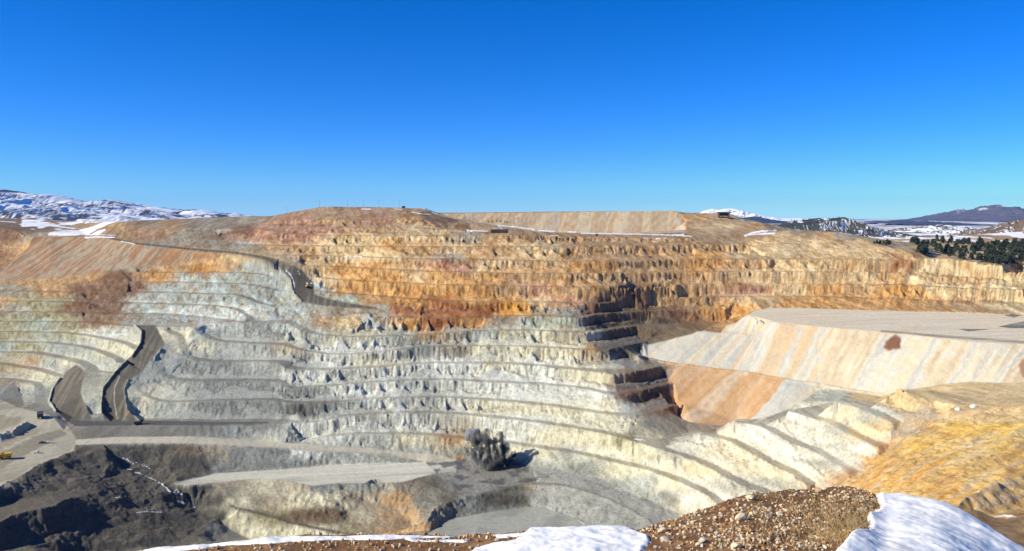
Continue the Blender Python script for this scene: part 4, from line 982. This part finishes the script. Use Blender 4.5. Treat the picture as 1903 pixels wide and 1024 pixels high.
dr_ = t_.nodes.new('ShaderNodeValToRGB'); dr_.color_ramp.elements[0].position = .52; dr_.color_ramp.elements[1].position = .72; dr_.color_ramp.elements[0].color = (.92, .90, .85, 1); dr_.color_ramp.elements[1].color = (.62, .52, .40, 1)
t_.links.new(dn_.outputs['Fac'], dr_.inputs[0]); t_.links.new(dr_.outputs[0], b_.inputs['Base Color'])
keep = (SN[:-1, :-1] > .002) | (SN[1:, 1:] > .002)
q = rq[keep.ravel()]; us, inv = np.unique(q, return_inverse=True)
tag(mesh_obj('snow', np.stack([RX, YS, SZ], 2).reshape(-1, 3)[us], inv.reshape(-1, 4), m_snow, smooth=True), 'white snow lying on the near rim', 'snow', kind='stuff')
# the steep bank below the rim, down to the pit
fr = np.geomspace(10.5, 250, 60); UX2, YF = np.meshgrid(cu[::6], fr)
z0 = rimz(UX2 * 10.5, UX2 * 0 + 10.5); FZ = np.maximum(z0 - .85 * (YF - 10.5), np.repeat(zring[None, ::6], 60, 0) + 2 * fbm(UX2 * YF / 20, YF / 20, 841, 3))
FZ += np.minimum((YF - 10.5) * .1, 2) * fbm(UX2 * YF / 6, YF / 6, 843, 3)
FZ[0] = z0[0] + .01
id2 = np.arange(YF.size).reshape(YF.shape)
q2 = np.stack([id2[:-1, :-1], id2[:-1, 1:], id2[1:, 1:], id2[1:, :-1]], 2).reshape(-1, 4)
tag(mesh_obj('near_bank', np.stack([UX2 * YF, YF, FZ], 2).reshape(-1, 3), q2, two_tone('bank_soil', (.12, .075, .04), (.34, .22, .11), .25, .3, .7, .6, .5), smooth=True), kind='structure')
# rocks lying on the rim
def on_rim(px, py):
    x, y, z = ray(px, py); Yq = np.linspace(4.7, 10.4, 500); Xq = x / y * Yq
    d_ = rimz(Xq, Yq) - z / y * Yq; h_ = np.where(d_ > 0)[0]
    if len(h_) == 0: return None
    j = h_[-1] if False else h_[0]
    # nearest hit walking out
    return (Xq[j], Yq[j], float(rimz(Xq[j:j+1], Yq[j:j+1])[0])) if d_[0] <= 0 else None
def snowy(px, py): return bool(inpoly(np.array([px]), np.array([py]), S_R)[0] or inpoly(np.array([px]), np.array([py]), S_M)[0])
rg = random.Random(5)
def rock(px, py, wpx, mk, label=None, asp=(.75, .6)):
    h_ = on_rim(px, py)
    if not h_: return False
    me = stones[mk % 8]; o = bpy.data.objects.new('rock', me); link(o)
    s_ = wpx / F * h_[1] / 2
    o.location = (h_[0], h_[1], h_[2] + s_ * .25); o.scale = (s_, s_ * asp[0], s_ * asp[1]); o.rotation_euler = (rg.uniform(-.3, .3), rg.uniform(-.3, .3), rg.uniform(-.5, .5))
    tag(o, label or 'angular stone lying among the gravel on the near rim', 'rock', 'loose rocks on the near rim'); return True
rock(1378, 968, 30, 0, 'largest tilted cream slab on the near gravel mound', (.6, .9))
rock(1395, 928, 22, 4, 'white rounded rock on the crest at the left of the gravel mound')
rock(1232, 990, 24, 0, 'pale block at the left foot of the gravel mound beside the snow'); rock(1237, 1006, 22, 2, 'grey tan slab at the foot of the gravel mound, under the pale block')
rock(1305, 1008, 24, 6, 'broad grey stone near the bottom edge of the gravel mound'); rock(1297, 1014, 14, 4, 'upright cream stone left of the broad grey stone'); rock(1368, 1019, 26, 4, 'flat cream stone half out of the bottom edge of the photo')
rock(1522, 915, 20, 1, 'brown stone leaning on the crest of the gravel mound'); rock(1530, 912, 16, 4, 'white stone leaning on the crest of the gravel mound')
rock(1604, 909, 15, 0, 'white stone at the highest point of the gravel mound')
for q_ in ((1345,948),(1360,975),(1328,962),(1412,945),(1428,965),(1450,975),(1472,985),(1545,925),(1563,930),(1560,922),(1580,940),(1420,950),(1555,945),(1540,985),(1600,950),(1590,930),(1260,985),(1285,990),(1275,1000),(1330,1000),(1348,990),(1390,985),(1250,975),(1445,1005),(1500,960)):
    rock(q_[0], q_[1], rg.uniform(8, 15), rg.randrange(8), None, (rg.uniform(.6, .9), rg.uniform(.4, .8)))
n_ = 0
while n_ < 110:
    px = rg.uniform(1215, 1640); py = rg.uniform(905, 1023)
    if snowy(px, py): continue
    if rock(px, py, rg.uniform(4, 9) * rg.choice((1, 1, 1.3)), rg.randrange(8), None, (rg.uniform(.6, .9), rg.uniform(.4, .8))): n_ += 1
# gravel: beyond counting
proto = [np.array([v.co[:] for v in stone_mesh(900 + k, 1).vertices]) for k in range(5)]
pf = np.array([list(p_.vertices) for p_ in stone_mesh(900, 1).polygons])
rs = np.random.default_rng(9); GV, GF, GM = [], [], []; nb_ = 0
N_ = 26000; ru = rs.uniform(cu[110], cu[-150], N_); rd = rs.uniform(4.9, 10.0, N_)
gx_, gy_ = ru * rd, rd; gz_ = rimz(gx_, gy_); ppx, ppy = proj(gx_, gy_, gz_)
dn = .35 + .65 * sstep(-.3, .4, fbm(gx_ / .5, gy_ / .5, 851, 3))
okm = ~inpoly(ppx, ppy, S_R) & ~inpoly(ppx, ppy, S_M) & ~inpoly(ppx, ppy, S_L) & (rs.random(N_) < dn)
for k in np.where(okm)[0]:
    s_ = .005 + .019 * rs.random() ** 2.2; pv = proto[k % 5] * s_ * rs.uniform(.6, 1.2, 3); a = rs.uniform(0, 6.28)
    c_, s2_ = math.cos(a), math.sin(a)
    pv = np.stack([pv[:, 0] * c_ - pv[:, 1] * s2_, pv[:, 0] * s2_ + pv[:, 1] * c_, pv[:, 2]], 1) + (gx_[k], gy_[k], gz_[k] + s_ * .3)
    GV.append(pv); GF.append(pf + nb_); nb_ += len(pv); GM += [int(rs.choice([0, 0, 1, 1, 2, 3]))] * len(pf)
tag(mesh_obj('gravel', np.concatenate(GV), np.concatenate(GF), m_st, midx=GM), 'loose tan gravel covering the brown near rim', 'gravel', kind='stuff')
# dry grass
m_gr = plain('dry_grass', (.42, .28, .12), .9); GV, GF = [], []
for _ in range(420):
    px, py = rg.gauss(1575, 40), rg.gauss(975, 24)
    if rg.random() < .3: px, py = rg.uniform(1400, 1640), rg.uniform(925, 1020)
    if py > 1024: continue
    h_ = on_rim(px, py)
    if not h_ or snowy(px, py): continue
    for b in range(5):
        a = rg.uniform(0, 6.28); l_ = rg.uniform(.04, .13); dx_, dy_ = math.cos(a) * l_ * .8, math.sin(a) * l_ * .8; w_ = .0022
        x0, y0, z0_ = h_[0] + rg.gauss(0, .03), h_[1] + rg.gauss(0, .03), h_[2]
        i0 = len(GV); GV += [(x0 - w_, y0, z0_), (x0 + w_, y0, z0_), (x0 + dx_ * .6 + w_, y0 + dy_ * .6, z0_ + l_ * .5), (x0 + dx_ * .6 - w_, y0 + dy_ * .6, z0_ + l_ * .5), (x0 + dx_ * 1.2, y0 + dy_ * 1.2, z0_ + l_ * .6)]
        GF += [(i0, i0 + 1, i0 + 2, i0 + 3), (i0 + 3, i0 + 2, i0 + 4)]
tag(mesh_obj('dry_grass', GV, GF, m_gr), 'dry straw grass on the gravel mound beside the snow', 'grass', kind='stuff')
# ------------------------------------------------------------------ the blast
bc = ground(905, 874); sx = bc.y / F
def puff(px, py, r_, dy=0):      # pixel offsets turned into metres about the blast
    return (Vector(((px - 905) * sx, dy, (874 - py) * sx)), r_ * sx)
PF = [puff(*a) for a in ((903,866,6),(893,838,11,1),(878,838,7,-3),(895,828,14,0),(884,818,13,1),(878,808,11,3),(905,822,16,2),(915,832,15,4),(925,826,12,5),(905,810,9,3),(925,845,15,4),(935,838,12,6),(915,858,11,3),(940,852,11,8),(928,860,10,6),(948,846,8,10),(942,862,7,8),(912,868,7,2),(868,824,4,-4),(930,812,7,6))]
for a_, l_ in ((-42, 40), (-34, 50), (-25, 44), (-17, 56), (-9, 42), (-1, 50), (8, 36), (16, 50), (25, 40), (34, 46), (44, 34), (54, 36), (64, 40)):
    for k in range(9):
        q_ = (k + 1) / 9; PF.append(puff(900 + math.sin(R(a_)) * l_ * q_, 872 - math.cos(R(a_)) * l_ * q_, 3.4 + 4.2 * q_ * (1 - .55 * q_), 2 * math.sin(a_)))
bm = bmesh.new()
for c, r_ in PF: bmesh.ops.create_icosphere(bm, subdivisions=3, radius=r_, matrix=Matrix.Translation(c))
me = bpy.data.meshes.new('dust_plume'); bm.to_mesh(me); bm.free()
po = bpy.data.objects.new('dust_plume', me); link(po); po.location = bc
md = po.modifiers.new('r', 'REMESH'); md.mode = 'VOXEL'; md.voxel_size = .9
dg = bpy.context.evaluated_depsgraph_get(); me2 = bpy.data.meshes.new_from_object(po.evaluated_get(dg)); po.modifiers.clear()
nv = len(me2.vertices); co = np.empty(nv * 3, np.float32); nr = np.empty(nv * 3, np.float32)
me2.vertices.foreach_get('co', co); me2.vertices.foreach_get('normal', nr); co = co.reshape(-1, 3); nr = nr.reshape(-1, 3)
dsp = 1.6 + 2.0 * fbm(co[:, 0] / 5 + co[:, 1] / 9, co[:, 2] / 5, 901, 4) + 1.0 * np.abs(fbm(co[:, 0] / 2.5, co[:, 2] / 2.5 + co[:, 1] / 3, 905, 2))
co += nr * dsp[:, None]; me2.vertices.foreach_set('co', co.ravel()); me2.update()
po.data = me2
mv = bpy.data.materials.new('dust'); mv.use_nodes = True; t_ = mv.node_tree; t_.nodes.clear()
ou = t_.nodes.new('ShaderNodeOutputMaterial'); pv_ = t_.nodes.new('ShaderNodeVolumePrincipled')
tc_ = t_.nodes.new('ShaderNodeTexCoord'); n_ = t_.nodes.new('ShaderNodeTexNoise'); n_.inputs['Scale'].default_value = .20; n_.inputs['Detail'].default_value = 5
mr_ = t_.nodes.new('ShaderNodeMapRange'); mr_.inputs['From Min'].default_value = .47; mr_.inputs['From Max'].default_value = .66; mr_.inputs['To Min'].default_value = 0; mr_.inputs['To Max'].default_value = 1.0
vm_ = t_.nodes.new('ShaderNodeMapping'); vm_.inputs['Scale'].default_value = (1, 1, .55); vm_.inputs['Rotation'].default_value = (0, .25, 0); t_.links.new(tc_.outputs['Object'], vm_.inputs[0])
t_.links.new(vm_.outputs[0], n_.inputs['Vector']); t_.links.new(n_.outputs['Fac'], mr_.inputs[0]); t_.links.new(mr_.outputs[0], pv_.inputs['Density'])
sp_ = t_.nodes.new('ShaderNodeSeparateXYZ'); t_.links.new(tc_.outputs['Object'], sp_.inputs[0])
ma_ = t_.nodes.new('ShaderNodeMath'); ma_.operation = 'SUBTRACT'; t_.links.new(sp_.outputs['Z'], ma_.inputs[0]); t_.links.new(sp_.outputs['X'], ma_.inputs[1])
rp_ = t_.nodes.new('ShaderNodeMapRange'); rp_.inputs['From Min'].default_value = 44; rp_.inputs['From Max'].default_value = 50; t_.links.new(ma_.outputs[0], rp_.inputs[0])
cm_ = t_.nodes.new('ShaderNodeMix'); cm_.data_type = 'RGBA'; cm_.inputs[6].default_value = (.38, .36, .34, 1); cm_.inputs[7].default_value = (.9, .9, .9, 1)
t_.links.new(rp_.outputs[0], cm_.inputs[0]); t_.links.new(cm_.outputs[2], pv_.inputs['Color'])
t_.links.new(pv_.outputs[0], ou.inputs['Volume'])
me2.materials.clear(); me2.materials.append(mv)
tag(po, 'dark grey dust plume of a blast rising from the lower bench', 'dust plume', kind='stuff')
# ------------------------------------------------------------------ haze
mh = bpy.data.materials.new('haze_air'); mh.use_nodes = True; t_ = mh.node_tree; t_.nodes.clear()
ou = t_.nodes.new('ShaderNodeOutputMaterial'); pv_ = t_.nodes.new('ShaderNodeVolumePrincipled')
pv_.inputs['Color'].default_value = (.20, .44, 1, 1); pv_.inputs['Density'].default_value = 1.9e-5; pv_.inputs['Anisotropy'].default_value = 0.0
t_.links.new(pv_.outputs[0], ou.inputs['Volume'])
hb = MB().box((0, 0, 110), (40000, 40000, 620)).build('haze', mh)
tag(hb, kind='stuff', label='thin blue air haze fading the far mountains', cat='haze')
